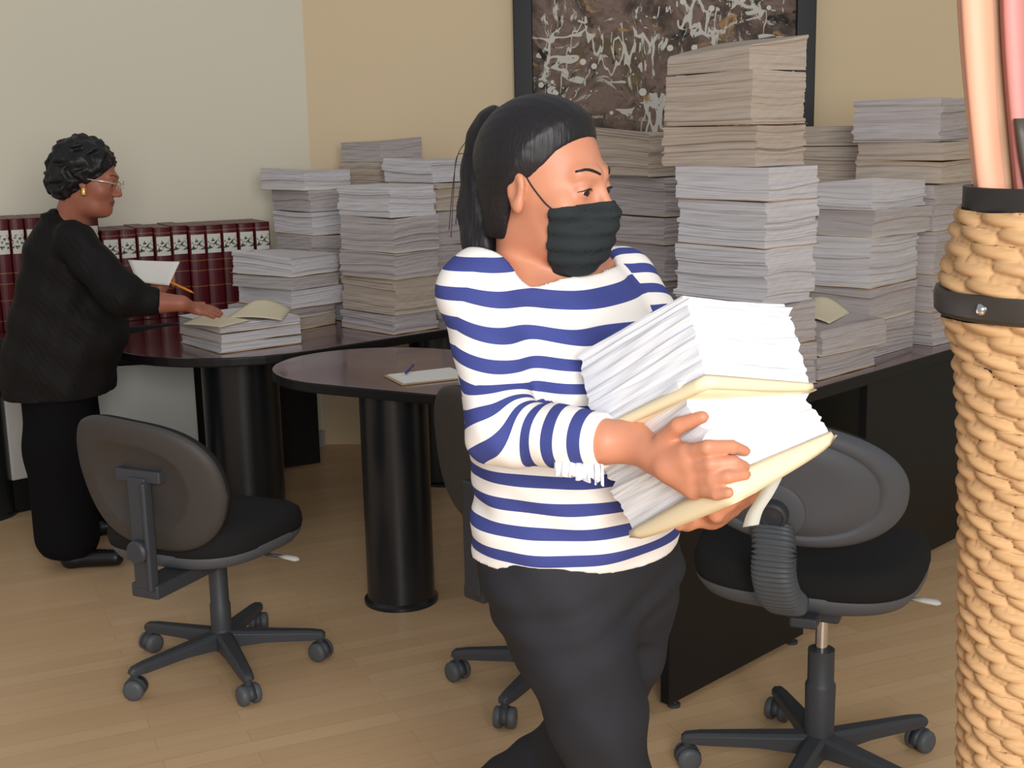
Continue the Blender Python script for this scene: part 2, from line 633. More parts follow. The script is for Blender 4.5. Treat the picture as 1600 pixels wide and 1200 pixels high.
# row front line: parallel to the wall, 0.32 m in front of it
ang_l = math.radians(28)
row0 = CORN + nL * 0.30
ordn = ['first', 'second', 'third', 'fourth', 'fifth', 'sixth', 'seventh', 'eighth', 'ninth', 'tenth', 'eleventh', 'twelfth', 'thirteenth', 'fourteenth']


def row_s(px):
    """distance along the row from its corner end at which the pixel column px falls"""
    d = _ray(px, 400)
    A = np.array([[d[0], -WL[0]], [d[1], -WL[1]]])
    _, s_ = np.linalg.solve(A, row0)
    return s_


s_a, s_b = row_s(424), row_s(160)
nvol = 10
w_ = (s_b - s_a) / nvol
volp, labp = volume(w_ * 0.97, 0.40, 0.26)
hs = {}
for k in range(nvol):
    if k == 0:
        o = volp
    else:
        o = volp.copy()
        COL.objects.link(o)
        copy_part(labp, o)
    q = row0 + WL * (s_a + w_ * (k + 0.5)) + nL * random.uniform(-.006, .006)
    o.location = (q[0], q[1], TZ)
    o.rotation_euler = (0, 0, ang_l)
    o.scale = (1, 1, random.choice([1.0, 1.0, .985, 1.01]))
    tag(o, 'maroon bound volume with white spine label, %s from the paper stacks on the cabinet' % ordn[k], 'book', 'maroon volumes right of the woman in black')
s_c, s_d = row_s(158), row_s(-30)
nv2 = 8
w2_ = (s_d - s_c) / nv2
v2, l2 = volume(w2_ * 0.97, 0.47, 0.27)
for k in range(nv2):
    if k == 0:
        o = v2
    else:
        o = v2.copy()
        COL.objects.link(o)
        copy_part(l2, o)
    q = row0 + WL * (s_c + w2_ * (k + 0.5)) + nL * random.uniform(-.004, .006)
    o.location = (q[0], q[1], TZ)
    o.rotation_euler = (0, 0, ang_l)
    tag(o, 'taller maroon bound volume at the left, %s counted leftwards from behind the woman in black' % ordn[k], 'book', 'taller maroon volumes at the left edge')
# ------------------------------------------------------------------ paper bundles
ORD = ['topmost', 'second from the top', 'third from the top', 'fourth from the top', 'fifth from the top', 'sixth from the top', 'seventh from the top']


def sheaf(name, b, a, h, mat, seed, curl=(0, 0, 0, 0), rag=0.004, parent=None, sag=0.0):
    """block of sheets: near corner at the origin, x along the right face, y along the left face"""
    rnd = random.Random(seed)
    nl = max(6, int(h / 0.0045))
    nb, na = 7, 9
    us = [(k / nb, 0) for k in range(nb)] + [(1, k / na) for k in range(na)] + [(1 - k / nb, 1) for k in range(nb)] + [(0, 1 - k / na) for k in range(na)]
    v, f = [], []
    n = len(us)
    ox = oy = 0.0
    zs = []
    ph = [rnd.uniform(0, 6.28) for _ in range(4)]
    for i in range(nl + 1):
        if rnd.random() < 0.25:
            ox, oy = rnd.uniform(-2.2, 2.2) * rag, rnd.uniform(-2.2, 2.2) * rag
        jx, jy = ox + rnd.uniform(-.5, .5) * rag, oy + rnd.uniform(-.5, .5) * rag
        jb, ja = rnd.uniform(-.6, .6) * rag, rnd.uniform(-.6, .6) * rag
        w = i / nl
        for (p, q) in us:
            e = 0.0008 * math.sin(17 * p + 11 * q + i)
            lift = (curl[0] * (1 - p) * (1 - q) + curl[1] * p * (1 - q) + curl[2] * p * q + curl[3] * (1 - p) * q) * w ** 1.5
            wav = min(0.007, h * .1) * math.sin(math.pi * w) * math.sin(3.4 * p + ph[0]) + min(0.007, h * .1) * math.sin(math.pi * w) * math.sin(3.0 * q + ph[1]) + 0.004 * w * math.sin(3.1 * p + ph[2]) * math.sin(2.6 * q + ph[3])
            v.append((jx + p * (b + jb) + e, jy + q * (a + ja) + e, h * w + lift + wav - sag * math.sin(math.pi * p) * (1 if i else 0)))
    for i in range(nl):
        for j in range(n):
            k = (j + 1) % n
            f.append((i * n + j, i * n + k, (i + 1) * n + k, (i + 1) * n + j))
    # top and bottom closed over a centre vertex
    for base, flip in ((0, True), (nl * n, False)):
        c = [sum(v[base + j][d] for j in range(n)) / n for d in range(3)]
        v.append(tuple(c))
        ci = len(v) - 1
        for j in range(n):
            k = (j + 1) % n
            f.append((base + k, base + j, ci) if flip else (base + j, base + k, ci))
    o = mesh_obj(name, v, f, mat, parent, smooth=False)
    return o


def cover_sheet(b, a, mat, parent, seed, z=0.0, over=0.006, th=0.0016, droop=0.0):
    rnd = random.Random(seed)
    nb, na = 6, 8
    v = []
    for i in range(na + 1):
        for j in range(nb + 1):
            x, y = -over + (b + 2 * over) * j / nb, -over + (a + 2 * over) * i / na
            v.append((x, y, z - droop * math.sqrt(max(0.0, (1 - x / b) * (1 - y / a))) + 0.0008 * math.sin(9 * x / b + seed) + 0.0006 * math.sin(7 * y / a)))
    f = [(i * (nb + 1) + j, i * (nb + 1) + j + 1, (i + 1) * (nb + 1) + j + 1, (i + 1) * (nb + 1) + j) for i in range(na) for j in range(nb)]
    o = mesh_obj('folder_cover', v, f, mat, parent)
    m = o.modifiers.new('s', 'SOLIDIFY')
    m.thickness = th
    return o


_seed = [100]


def stack(phrase, px, Y, seams, phi, b, a, kinds, offs=None, curl=None, z_base=TZ, shift=(0, 0), tab=None):
    """seams: pixel rows of the bundle boundaries read along the near corner, top first"""
    X = at(px, seams[-1], Y)[0]
    zs = [at(px, y, Y)[2] for y in seams] + [z_base]
    out = []
    for k in range(len(zs) - 1):
        _seed[0] += 1
        sd = _seed[0]
        rnd = random.Random(sd)
        z1, z0 = zs[k], zs[k + 1]
        kd = kinds[k % len(kinds)]
        dx, dy, dr = (rnd.uniform(-.010, .010), rnd.uniform(-.008, .008), rnd.uniform(-4, 4))
        if offs and k in offs:
            dx, dy, dr = offs[k]
        db, da = rnd.uniform(-.008, .004), rnd.uniform(-.012, .006)
        o = sheaf('paper_bundle', b + db, a + da, (z1 - z0) - 0.0025, PAPERS[kd], sd, curl=curl if (curl and k == 0) else (0, 0, 0, 0), rag=0.0026)
        o.location = (X + dx, Y + dy, z0 + 0.0012)
        o.rotation_euler = (0, 0, math.radians(phi + dr))
        if rnd.random() < 0.75:
            cover_sheet(b + db, a + da, random.Random(sd + 5).choice([M_KRAFT, M_CREAMSHEET, M_KRAFT]), o, sd, z=0.002)
        name = {'white': 'white', 'grey': 'greyish shade-toned', 'cream': 'yellowed shade-toned'}[kd]
        n = len(zs) - 1
        pos = ORD[k] if k < n - 1 or n == 1 else 'bottommost'
        if n == 1:
            tag(o, '%s paper bundle forming %s' % (name, phrase), 'paper bundle', 'stacked paper bundles')
        else:
            tag(o, '%s paper bundle, %s in %s' % (name, pos, phrase), 'paper bundle', 'stacked paper bundles')
        out.append(o)
    return out


P = on(345, 553, TZ)
A_ = stack('the low pile under the black-clad woman\'s hand', 345, P[1], [507, 522, 538], 38, .33, .36, ['white', 'white', 'white'], {0: (0, 0, 0), 1: (.004, .0, 0.5), 2: (0, 0, -0.5)})
P = on(455, 519, TZ)
stack('the short stack beside the outstretched hand', 455, P[1], [402, 434, 455, 484, 500], 50, .265, .365, ['white', 'grey', 'white', 'grey', 'cream'], curl=(0, -.01, 0, .012))
P = on(618, 524, TZ)
stack('the tall stack left of the ponytail', 618, P[1], [292, 341, 396, 438, 494], 42, .235, .345, ['white', 'grey', 'grey', 'cream', 'grey'])
stack('the stack touching the maroon volumes', 492, 5.6, [268, 298, 332, 369, 420, 470], 37, .25, .345, ['white', 'grey', 'white', 'grey', 'grey', 'white'], offs={0: (-.02, .0, 6), 1: (0.0, 0, 0)}, curl=(0, 0, 0, .012))
stack('the narrow sliver between two left stacks', 556, 5.36, [425, 470], 42, .2, .15, ['grey', 'white'])
stack('the stack nearest the room corner', 602, 5.86, [223, 254, 300, 360, 430], 44, .235, .30, ['grey', 'cream', 'grey', 'grey', 'white'], curl=(0, .022, .012, 0))
stack('the back stack partly behind the ponytail', 684, 5.42, [250, 286, 330, 385, 440], 42, .235, .345, ['white', 'cream', 'grey', 'grey', 'grey'], curl=(0, 0, 0, .01))
# right group
ORD += ['eighth from the top']
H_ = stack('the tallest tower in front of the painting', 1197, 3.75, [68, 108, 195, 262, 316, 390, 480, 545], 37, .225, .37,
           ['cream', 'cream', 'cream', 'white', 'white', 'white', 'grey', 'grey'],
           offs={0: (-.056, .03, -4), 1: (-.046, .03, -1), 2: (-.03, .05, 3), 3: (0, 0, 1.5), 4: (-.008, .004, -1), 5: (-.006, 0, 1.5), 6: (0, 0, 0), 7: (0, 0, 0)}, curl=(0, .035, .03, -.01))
P = on(1278, 594, TZ)
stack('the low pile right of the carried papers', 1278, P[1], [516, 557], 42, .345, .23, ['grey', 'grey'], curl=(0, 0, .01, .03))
P = on(1357, 563, TZ)
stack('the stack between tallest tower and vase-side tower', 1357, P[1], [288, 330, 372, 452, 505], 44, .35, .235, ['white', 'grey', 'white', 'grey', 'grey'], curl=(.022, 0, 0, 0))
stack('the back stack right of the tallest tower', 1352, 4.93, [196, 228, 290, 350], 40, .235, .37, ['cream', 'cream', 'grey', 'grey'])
P = on(1456, 541, TZ)
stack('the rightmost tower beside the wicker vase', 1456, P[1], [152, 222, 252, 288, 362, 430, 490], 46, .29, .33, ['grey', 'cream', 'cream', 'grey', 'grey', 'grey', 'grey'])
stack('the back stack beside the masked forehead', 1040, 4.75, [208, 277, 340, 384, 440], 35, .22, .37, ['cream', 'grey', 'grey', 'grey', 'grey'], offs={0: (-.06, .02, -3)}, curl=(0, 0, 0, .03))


def loose_sheet(name, pts4, mat, label, cat, bend=0.03, n=10, parent=None):
    """sheet through four corner points (in order) with a bow, given real thickness"""
    a_, b_, c_, d_ = [np.array(q, float) for q in pts4]
    nr = np.cross(b_ - a_, d_ - a_)
    nr /= np.linalg.norm(nr)
    v = []
    for i in range(n + 1):
        for j in range(n + 1):
            p, q = j / n, i / n
            w = (1 - p) * (1 - q) * a_ + p * (1 - q) * b_ + p * q * c_ + (1 - p) * q * d_
            v.append(w + nr * bend * math.sin(math.pi * p) * (0.4 + 0.6 * q))
    f = [(i * (n + 1) + j, i * (n + 1) + j + 1, (i + 1) * (n + 1) + j + 1, (i + 1) * (n + 1) + j) for i in range(n) for j in range(n)]
    o = mesh_obj(name, v, f, mat, parent)
    m = o.modifiers.new('s', 'SOLIDIFY')
    m.thickness = 0.0008
    if label:
        tag(o, label, cat)
    return o


# curled sheets lying on piles
zt = at(345, 507, on(345, 553, TZ)[1])[2] + .002
loose_sheet('loose_sheet', [on(352, 497, zt), on(440, 500, zt), on(455, 483, zt), on(395, 470, zt + .045)], M_CREAMSHEET, 'curled cream sheet lying on the low pile by the hand', 'sheet', 0.02)
loose_sheet('loose_sheet', [on(284, 506, zt), on(345, 511, zt), on(392, 500, zt), on(318, 491, zt)], M_CREAMSHEET, 'flat cream sheet on the low pile under the outstretched fingers', 'sheet', 0.004)
zt = at(1267, 516, on(1267, 597, TZ)[1])[2] + .004
loose_sheet('loose_sheet', [on(1238, 496, zt + .0), on(1296, 505, zt), on(1330, 488, zt), on(1268, 466, zt + .05)], M_CREAMSHEET, 'curled printed sheet on the low pile right of the carried papers', 'sheet', 0.03)

# clipboard and pen on the meeting table
cl = thing('clipboard', on(665, 590, TZ), 'brown edged clipboard with white sheets on the meeting table', 'clipboard', rz=math.radians(24))
box('board', (-.115, -.09, 0.0005), (.13, .09, .004), M_KRAFT, cl, 0.001)
for k in range(3):
    s_ = box('sheet', (-.105 + .004 * k, -.083, .0045 + .0016 * k), (.118 + .003 * k, .084 - .003 * k, .0058 + .0016 * k), M_SHEET, cl, 0.0, math.radians(1.5 * k))
pen = tube('pen', [on(634, 583, TZ + .016), on(646, 570, TZ + .012)], [.0035, .004], NT('blue_ink_plastic', srgb(52, 60, 150), 0.3).m)
tag(pen, 'blue pen lying across the clipboard on the meeting table', 'pen')

# ------------------------------------------------------------------ carried bundles
def folder_strip(parent, a, b, droop):
    pth = [(-.005, a * (1 - k / 14), math.sqrt(k / 14)) for k in range(14)] + [(-.004, -.004, 1.0)] + [(b * k / 14, -.005, math.sqrt(1 - k / 14)) for k in range(1, 15)]
    v, f = [], []
    for i, (x, y, w) in enumerate(pth):
        for j in range(5):
            u = j / 4
            v.append((x - .006 * math.sin(math.pi * u), y - .006 * math.sin(math.pi * u), .004 - (droop * w + .008) * u))
        if i:
            f += [(5 * (i - 1) + j, 5 * i + j, 5 * i + j + 1, 5 * (i - 1) + j + 1) for j in range(4)]
    o = mesh_obj('folder_flap', v, f, M_MANILA, parent)
    o.modifiers.new('s', 'SOLIDIFY').thickness = .0015


def carried(name, corner_top, A, B, h, la, lb, seed, label, droop):
    A, B = np.array(A, float), np.array(B, float)
    A /= np.linalg.norm(A)
    B = B - A * B.dot(A)
    B /= np.linalg.norm(B)
    N = np.cross(A, B)
    org = np.array(corner_top) + N * h
    root = thing(name, (0, 0, 0), label, 'paper bundle', 'bundles carried by the masked woman')
    mw = Matrix(((B[0], A[0], -N[0], org[0]), (B[1], A[1], -N[1], org[1]), (B[2], A[2], -N[2], org[2]), (0, 0, 0, 1)))
    root.matrix_world = mw
    s_ = sheaf('sheets', lb, la, h, PAPERS['bright'], seed, rag=0.0034, parent=root, curl=(0, .004, 0.008, 0))
    c_ = cover_sheet(lb, la, M_MANILA, root, seed, z=-0.002, over=0.006, th=0.002, droop=droop)
    folder_strip(root, la, lb, droop)
    return root, org, A, B, N


ct1 = at(1075, 458, 1.63)
up_b = carried('carried_bundle', ct1, (-.136, .165, -.112), (.150, .10, -.034), .118, .228, .190, 901, 'upper thick white paper bundle carried by the masked woman', 0.010)
ct2 = at(1060, 600, 1.60)
lo_b = carried('carried_bundle', ct2, (-.100, .175, -.125), (.158, .09, .035), .135, .235, .192, 902, 'lower white paper bundle in manila folder, gripped by the masked woman', 0.027)

# tape hanging from the lower bundle
tp = [at(1216, 716, 1.645), at(1212, 742, 1.635), at(1197, 773, 1.63), at(1180, 800, 1.625), at(1173, 822, 1.62)]
cp = curve_pts(tp, 8)
v, f = [], []
for i, p in enumerate(cp):
    wd = np.array([0.010, -0.003, 0.0025])
    v += [p - wd, p + wd]
    if i:
        f.append((2 * i - 2, 2 * i - 1, 2 * i + 1, 2 * i))
tp_o = mesh_obj('binding_tape', v, f, NT('grey_cotton_tape', srgb(178, 176, 166), 0.8).m)
tp_o.modifiers.new('s', 'SOLIDIFY').thickness = 0.001
tag(tp_o, 'pale grey tape hanging down from the lower carried bundle', 'tape')

# ------------------------------------------------------------------ wicker vase with stems
VX, VY = 0.690, 1.62
prof = [(-.02, .072), (0.0, .076), (.3, .080), (.7, .088), (1.0, .100), (1.15, .108), (1.24, .117), (1.29, .131), (1.303, .138), (1.32, .141), (1.345, .140), (1.38, .134), (1.41, .128), (1.44, .120), (1.46, .118)]


def vr(z):
    for i in range(len(prof) - 1):
        if z <= prof[i + 1][0]:
            u = (z - prof[i][0]) / (prof[i + 1][0] - prof[i][0])
            return prof[i][1] * (1 - u) + prof[i + 1][1] * u
    return prof[-1][1]


vase = thing('wicker_vase', (VX, VY, 0), 'tall woven rope vase with dark bands at the right edge of the picture', 'vase')
lathe('liner', [(0.001, 0.001), (.09, 0.001)] + [(vr(z) - .0125, z) for z in [0.02, .4, .8, 1.2, 1.28, 1.33, 1.40]] + [(.108, 1.425), (.113, 1.44), (.113, 1.465), (.102, 1.465), (.100, 1.25), (.001, 1.25)], NT('dark_lacquer', srgb(38, 36, 34), 0.45).m, vase, 48)


def rope_zone(z0, z1, pitch, n=300, sub=9):
    rows = int(round((z1 - z0) / pitch))
    pitch = (z1 - z0) / rows
    L = 2 * math.pi / 11
    th = np.linspace(0, 2 * np.pi, n, endpoint=False)
    loops = []
    rng = random.Random(4)
    for r in range(rows):
        off = 0.5 * (r % 2) + rng.uniform(-.08, .08)
        for k in range(sub):
            tt = -1 + 2 * k / sub
            s = th / L + off
            fs = s - np.floor(s)
            # two plaited strands per cell: each slants downward as it runs round
            t1 = tt + 1.15 * (fs - .5)
            t2 = tt + 1.15 * (fs - .5) - 1.8 * np.sign(fs - .5)
            h1 = np.sqrt(np.clip(1 - t1 * t1, 0, 1)) * (0.45 + 0.55 * np.sin(np.pi * fs) ** 0.7)
            h2 = np.sqrt(np.clip(1 - t2 * t2, 0, 1)) * 0.6
            hh = np.maximum(h1, h2)
            z = z0 + pitch * (r + (tt + 1) / 2)
            wob = 0.0022 * np.sin(th * 3 + r * 1.7)
            rad = vr(z) - 0.0155 + 0.0165 * hh
            loops.append(np.stack([rad * np.cos(th), rad * np.sin(th), z + wob], 1))
    return loops


t = NT('natural_rope', srgb(206, 166, 118), 0.75, 0.25)
v = t.coords((1, 1, 1))
f = t.noise(v, 18, 4, 0.6)
vs = t.coords((30, 30, 260), (0.25, 0, 0))
f2 = t.noise(vs, 1.5, 3, 0.6)
c = t.mix(t.math('MULTIPLY', f, 0.8), srgb(198, 156, 110), srgb(148, 104, 66))
t.col(t.mix(t.math('MULTIPLY', f2, 0.4), c, srgb(232, 198, 150)))
t.bump(f2, 0.3, 0.001)
M_ROPE = t.m
for z0, z1 in ((0.02, 1.303), (1.337, 1.440)):
    lp = rope_zone(z0, z1, 0.0198)
    V = np.concatenate(lp)
    n = 300
    nl = len(lp)
    F = []
    for i in range(nl - 1):
        for j in range(n):
            k = (j + 1) % n
            F.append((i * n + j, i * n + k, (i + 1) * n + k, (i + 1) * n + j))
    mesh_obj('rope_weave', V, F, M_ROPE, vase)
t = NT('dark_band_leather', srgb(52, 46, 40), 0.4)
lathe('dark_band', [(.118, 1.303), (.136, 1.303), (.142, 1.309), (.143, 1.329), (.141, 1.337), (.118, 1.337)], t.m, vase, 60)
tube('band_buckle', [np.array([-.112, -.078, 1.320]), np.array([-.122, -.075, 1.322])], [.009, .007], M_CHROME, vase, 12)


def stem(name, p, q, w, c, c2, label):
    p, q = np.array(p), np.array(q)
    t = NT(name + '_skin', c, 0.5, 0.4)
    t.col(t.mix(t.noise(t.coords((8, 8, 1.2)), 3, 3), c, c2))
    loops = []
    n = 26
    for i in range(13):
        u = i / 12
        cc = p * (1 - u) + q * u + np.array([0.004 * math.sin(5 * u + w * 90), 0, 0])
        ww = w * (1 + 0.06 * math.sin(9 * u))
        loops.append([tuple(cc + np.array([ww * math.cos(a) * (1 + .16 * math.cos(3 * a)), ww * .8 * math.sin(a), 0])) for a in [2 * math.pi * k / n for k in range(n)]])
    o = loops_mesh(name, loops, t.m)
    tag(o, label, 'dried stem', 'stems standing in the wicker vase')
    return o


def stem_at(pa, pb, y0, y1, w, c, c2, label):
    a_, b_ = at(pa[0], pa[1], y0), at(pb[0], pb[1], y1)
    d = (a_ - b_) / (b_[2] - a_[2])
    stem('dried_stem', a_ + d * (a_[2] - 1.27), b_, w, c, c2, label)


stem_at((1551, 330), (1515, -80), 1.62, 1.62, .0195, srgb(226, 168, 140), srgb(206, 146, 116), 'salmon coloured thick dried stem, leftmost in the wicker vase')
stem_at((1577, 330), (1552, -80), 1.65, 1.655, .018, srgb(196, 158, 122), srgb(172, 132, 100), 'tan dried stem between the salmon and pink ones in the wicker vase')
stem_at((1604, 330), (1579, -80), 1.62, 1.62, .0140, srgb(200, 136, 128), srgb(180, 114, 108), 'pinkish dried stem at the right in the wicker vase')
stem_at((1622, 330), (1597, 185), 1.60, 1.60, .008, srgb(80, 74, 66), srgb(60, 54, 48), 'thin dark dried stem right of the pinkish one in the wicker vase')

# ------------------------------------------------------------------ office chairs
def pad(name, outline, prof, mat, parent, warp=None, loc=(0, 0, 0)):
    """outline: unit outline function a->(x,y); prof: [(scale, z)]; caps closed to the centre"""
    n = 72
    base = [outline(2 * math.pi * k / n) for k in range(n)]
    loops = []
    for s, z in prof:
        lp = [(x * s, y * s, z) for x, y in base]
        if warp:
            lp = [warp(*q) for q in lp]
        loops.append(lp)
    o = loops_mesh(name, loops, mat, parent)
    o.location = loc
    return o


def superell(rx, ry, e=2.6, squash=0.0):
    def f(a):
        c, s = math.cos(a), math.sin(a)
        x = rx * math.copysign(abs(c) ** (2 / e), c)
        y = ry * math.copysign(abs(s) ** (2 / e), s)
        return (x * (1 + squash * y / ry), y)
    return f


def make_castor(parent, x, y, ang):
    # hood mesh carries the two wheels
    n = 20
    R = 0.029
    hood = []
    for xx, rr in ((-.010, .001), (-.010, R + .003), (.010, R + .003), (.010, .001)):
        hood.append([(xx, rr * math.cos(a), R + max(-0.2 * R, rr * math.sin(a))) for a in [2 * math.pi * k / n for k in range(n)]])
    o = loops_mesh('castor', hood, M_PLASTIC, parent)
    o.location = (x, y, 0)
    o.rotation_euler = (0, 0, ang)
    w = []
    for xs in (-1, 1):
        lp = []
        for xx, rr in ((.008, .001), (.008, R * .9), (.011, R), (.024, R), (.029, R * .85), (.031, R * .5), (.031, .001)):
            lp.append([(xs * xx, rr * math.cos(a), R + rr * math.sin(a)) for a in [2 * math.pi * k / n for k in range(n)]])
        if xs < 0:
            lp = lp[::-1]
        loops_mesh('wheel', lp, M_RUBBER, o)
    s_ = lathe('swivel_pin', [(.001, .05), (.011, .05), (.012, .078), (.001, .08)], M_PLASTIC, o, 14)
    return o


def base(parent, R, rot, hub_z=0.105, tip_z=0.078, hub_r=.03):
    for k in range(5):
        a = rot + 2 * math.pi * k / 5
        ca, sa = math.cos(a), math.sin(a)
        loops = []
        for s, w, zt_, zb_ in ((.015, .026, hub_z + .014, hub_z - .038), (R * .45, .023, hub_z + .004, hub_z - .030), (R * .9, .018, tip_z + .02, tip_z - .010), (R + .006, .016, tip_z + .014, tip_z - .008), (R + .016, .010, tip_z + .006, tip_z - .004)):
            lp = []
            for (yy, zz) in ((-w, zb_), (w, zb_), (w, zt_ - .008), (w * .6, zt_), (-w * .6, zt_), (-w, zt_ - .008)):
                lp.append((s * ca - yy * sa, s * sa + yy * ca, zz))
            loops.append(lp)
        o = loops_mesh('base_leg', loops, M_PLASTIC, parent, smooth=True)
        bev(o, .003, 2, 30)
        make_castor(parent, R * ca, R * sa, a + 0.9 + k)
    lathe('hub', [(.001, hub_z - .045), (hub_r, hub_z - .045), (hub_r + .004, hub_z), (hub_r, hub_z + .02), (.001, hub_z + .02)], M_PLASTIC, parent, 30)


def office_chair(label, x, y, facing, base_rot, seat_z, seat_rx, seat_ry, seat_off, gas, back, lever_side=1, R=.285):
    """facing: heading of the sitter in radians (world); local +y is forward before rotation"""
    rz = facing - math.pi / 2
    t_ = thing('office_chair', (x, y, 0), label, 'office chair', 'black office chairs')
    base(t_, R, base_rot)
    if gas == 'black':
        lathe('gas_column', [(.001, .12), (.030, .12), (.030, .20), (.027, .205), (.027, seat_z - .07), (.001, seat_z - .07)], M_PLASTIC, t_, 28)
    else:
        lathe('gas_sleeve', [(.001, .11), (.034, .11), (.036, .24), (.034, .245), (.031, .25), (.031, .33), (.001, .33)], M_PLASTIC, t_, 28)
        lathe('gas_column', [(.001, .32), (.0145, .32), (.0145, seat_z - .06), (.001, seat_z - .06)], M_CHROME, t_, 24)

    def rot(v):
        c, s = math.cos(rz), math.sin(rz)
        return (c * v[0] - s * v[1], s * v[0] + c * v[1], v[2])
    ox, oy = seat_off
    T = seat_z

    def wseat(px, py, pz):
        # waterfall front edge, saddle dip
        q = rot((px + ox, py + oy, pz + T - .022 * max(0, (py / seat_ry)) ** 3 - .008 * math.cos(px / seat_rx * 1.5) * (1 if pz > 0 else 0)))
        return q
    st = superell(seat_rx, seat_ry, 3.2, 0.04)
    pad('seat_cushion', st, [(.001, -.03), (.5, -.03), (.93, -.03), (.985, -.022), (1.0, -.004), (.995, .018), (.97, .038), (.9, .050), (.7, .056), (.4, .058), (.001, .058)], M_FABRIC, t_, wseat)
    pad('seat_shell', superell(seat_rx, seat_ry, 3.0, 0.04), [(.001, -.075), (.45, -.075), (.75, -.072), (.92, -.058), (.985, -.035), (.99, -.018), (.95, -.012), (.001, -.012)], M_SHELL, t_, wseat)
    m_ = box('tilt_mechanism', (-.06, -.13, -.105), (.06, .07, -.055), M_PLASTIC, t_, .008)
    m_.location = rot((0, 0, T))
    m_.rotation_euler = (0, 0, rz)
    lv = [rot((lever_side * q[0], q[1], T + q[2])) for q in ((.05, .02, -.075), (.16, .03, -.08), (.20, .035, -.082))]
    tube('height_lever', lv, [.005, .005, .005], M_PLASTIC, t_, 10)
    lv2 = [rot((lever_side * q[0], q[1], T + q[2])) for q in ((.195, .035, -.082), (.22, .037, -.083), (.25, .04, -.086), (.26, .04, -.087))]
    tube('lever_paddle', lv2, [.006, .012, .013, .004], M_WHITEPL, t_, 12, 0.5)
    # backrest in its own tilted frame: local u across, w up, n backwards
    bw, bh, bz, by, tilt, e, sq, yaw, lean, bx = back

    def wback(px, py, pz):
        # px across, py up, pz backwards
        yy = -(by) - pz + .055 * (px / bw) ** 2 * (1.0) - math.sin(tilt) * (py)
        zz = bz + math.cos(tilt) * py
        c, s = math.cos(yaw), math.sin(yaw)
        X_, Y_ = c * px + ox + bx, yy + s * px
        X_, zz = X_ * math.cos(lean) - (zz - bz) * math.sin(lean), bz + X_ * math.sin(lean) + (zz - bz) * math.cos(lean)
        return rot((X_, Y_, zz))
    return t_, rot, wback, rz


# left chair
cxy = np.array([-0.872, 3.565])
facing = math.radians(65)
tl, rot, wb, rz = office_chair('black office chair with an open T bracket back, in front of the woman in black', cxy[0], cxy[1], facing, math.radians(8), 0.44, .25, .235, (-.035, .0), 'black', (.272, .185, .635, .275, math.radians(12), 2.9, .0, math.radians(-6), math.radians(-3), .022))
ob = superell(.272, .19, 2.9, -0.0)


def outl_l(a):
    x, y = ob(a)
    return (x * (1 - .16 * (-y / .19) if y < 0 else 1 - .04 * y / .19), y)


pad('backrest', outl_l, [(.001, -.035), (.6, -.035), (.9, -.030), (.985, -.015), (1.0, .0), (.99, .008), (.001, .008)], M_FABRIC, tl, wb)
pad('back_shell', outl_l, [(.99, .004), (1.005, .010), (1.0, .020), (.96, .028), (.90, .031), (.68, .032), (.64, .030), (.60, .022), (.30, .022), (.001, .022)], M_SHELLB, tl, wb)
# bracket: T head, upright with channel, knob and lower elbow
def bl(name, lo, hi, mat=M_PLASTIC, bevel=.006, tilt=0.0):
    o = box(name, (lo[0] + .02, lo[1], lo[2]), (hi[0] + .02, hi[1], hi[2]), mat, tl, bevel)
    o.rotation_euler = (tilt, 0, rz)
    return o


hx = -.0
yb = -.325
for nm, lo, hi in (('bracket_head', (-.075, yb - .005, .655), (.075, yb + .055, .69)), ('bracket_upright', (-.030, yb - .012, .36), (.030, yb + .012, .67)),
                   ('bracket_rail', (.020, yb - .022, .36), (.036, yb + .012, .66)), ('bracket_arm', (-.045, yb - .01, .335), (.045, -.06, .375))):
    o = bl(nm, lo, hi)
lathe_k = lathe('tension_knob', [(.001, -.02), (.028, -.02), (.032, -.012), (.032, .01), (.026, .016), (.001, .016)], M_PLASTIC, tl, 24)
kk = rot((0.02, yb - .02, .47))
lathe_k.location = kk
lathe_k.rotation_euler = (math.pi / 2, 0, rz)

# right chair, seen from behind, with accordion boot
cxy = np.array([0.716, 2.835])
facing = math.radians(66)
tr_, rot, wb, rz = office_chair('black office chair with round back, accordion boot and chrome stem, behind the carried papers', cxy[0], cxy[1], facing, math.radians(96), 0.55, .262, .235, (-.035, .02), 'chrome', (.24, .145, .795, .245, math.radians(12), 2.2, 0, math.radians(4), math.radians(-7), 0), R=.312)
ob2 = superell(.24, .145, 2.25)
pad('backrest', ob2, [(.001, -.04), (.6, -.04), (.9, -.034), (.985, -.018), (1.0, .0), (.99, .008), (.001, .008)], M_FABRIC, tr_, wb)
pad('back_shell', ob2, [(.99, .004), (1.006, .008), (1.0, .022), (.97, .034), (.92, .041), (.86, .044), (.80, .043), (.785, .038), (.77, .043), (.5, .046), (.001, .046)], M_SHELL, tr_, wb)
# raised round boss with knob
cpos = wb(-.015, -.062, .05)
for nm, prof_ in (('back_boss', [(.001, -.03), (.068, -.03), (.064, -.004), (.052, .002), (.001, .002)]),
                  ('back_knob', [(.001, .0), (.032, .0), (.033, .012), (.030, .022), (.024, .025), (.021, .020), (.012, .020), (.001, .023)])):
    o = lathe(nm, prof_, M_SHELL if nm == 'back_boss' else M_PLASTIC, tr_, 36)
    o.location = cpos
    o.rotation_euler = (math.pi / 2 + math.radians(12), 0, rz)
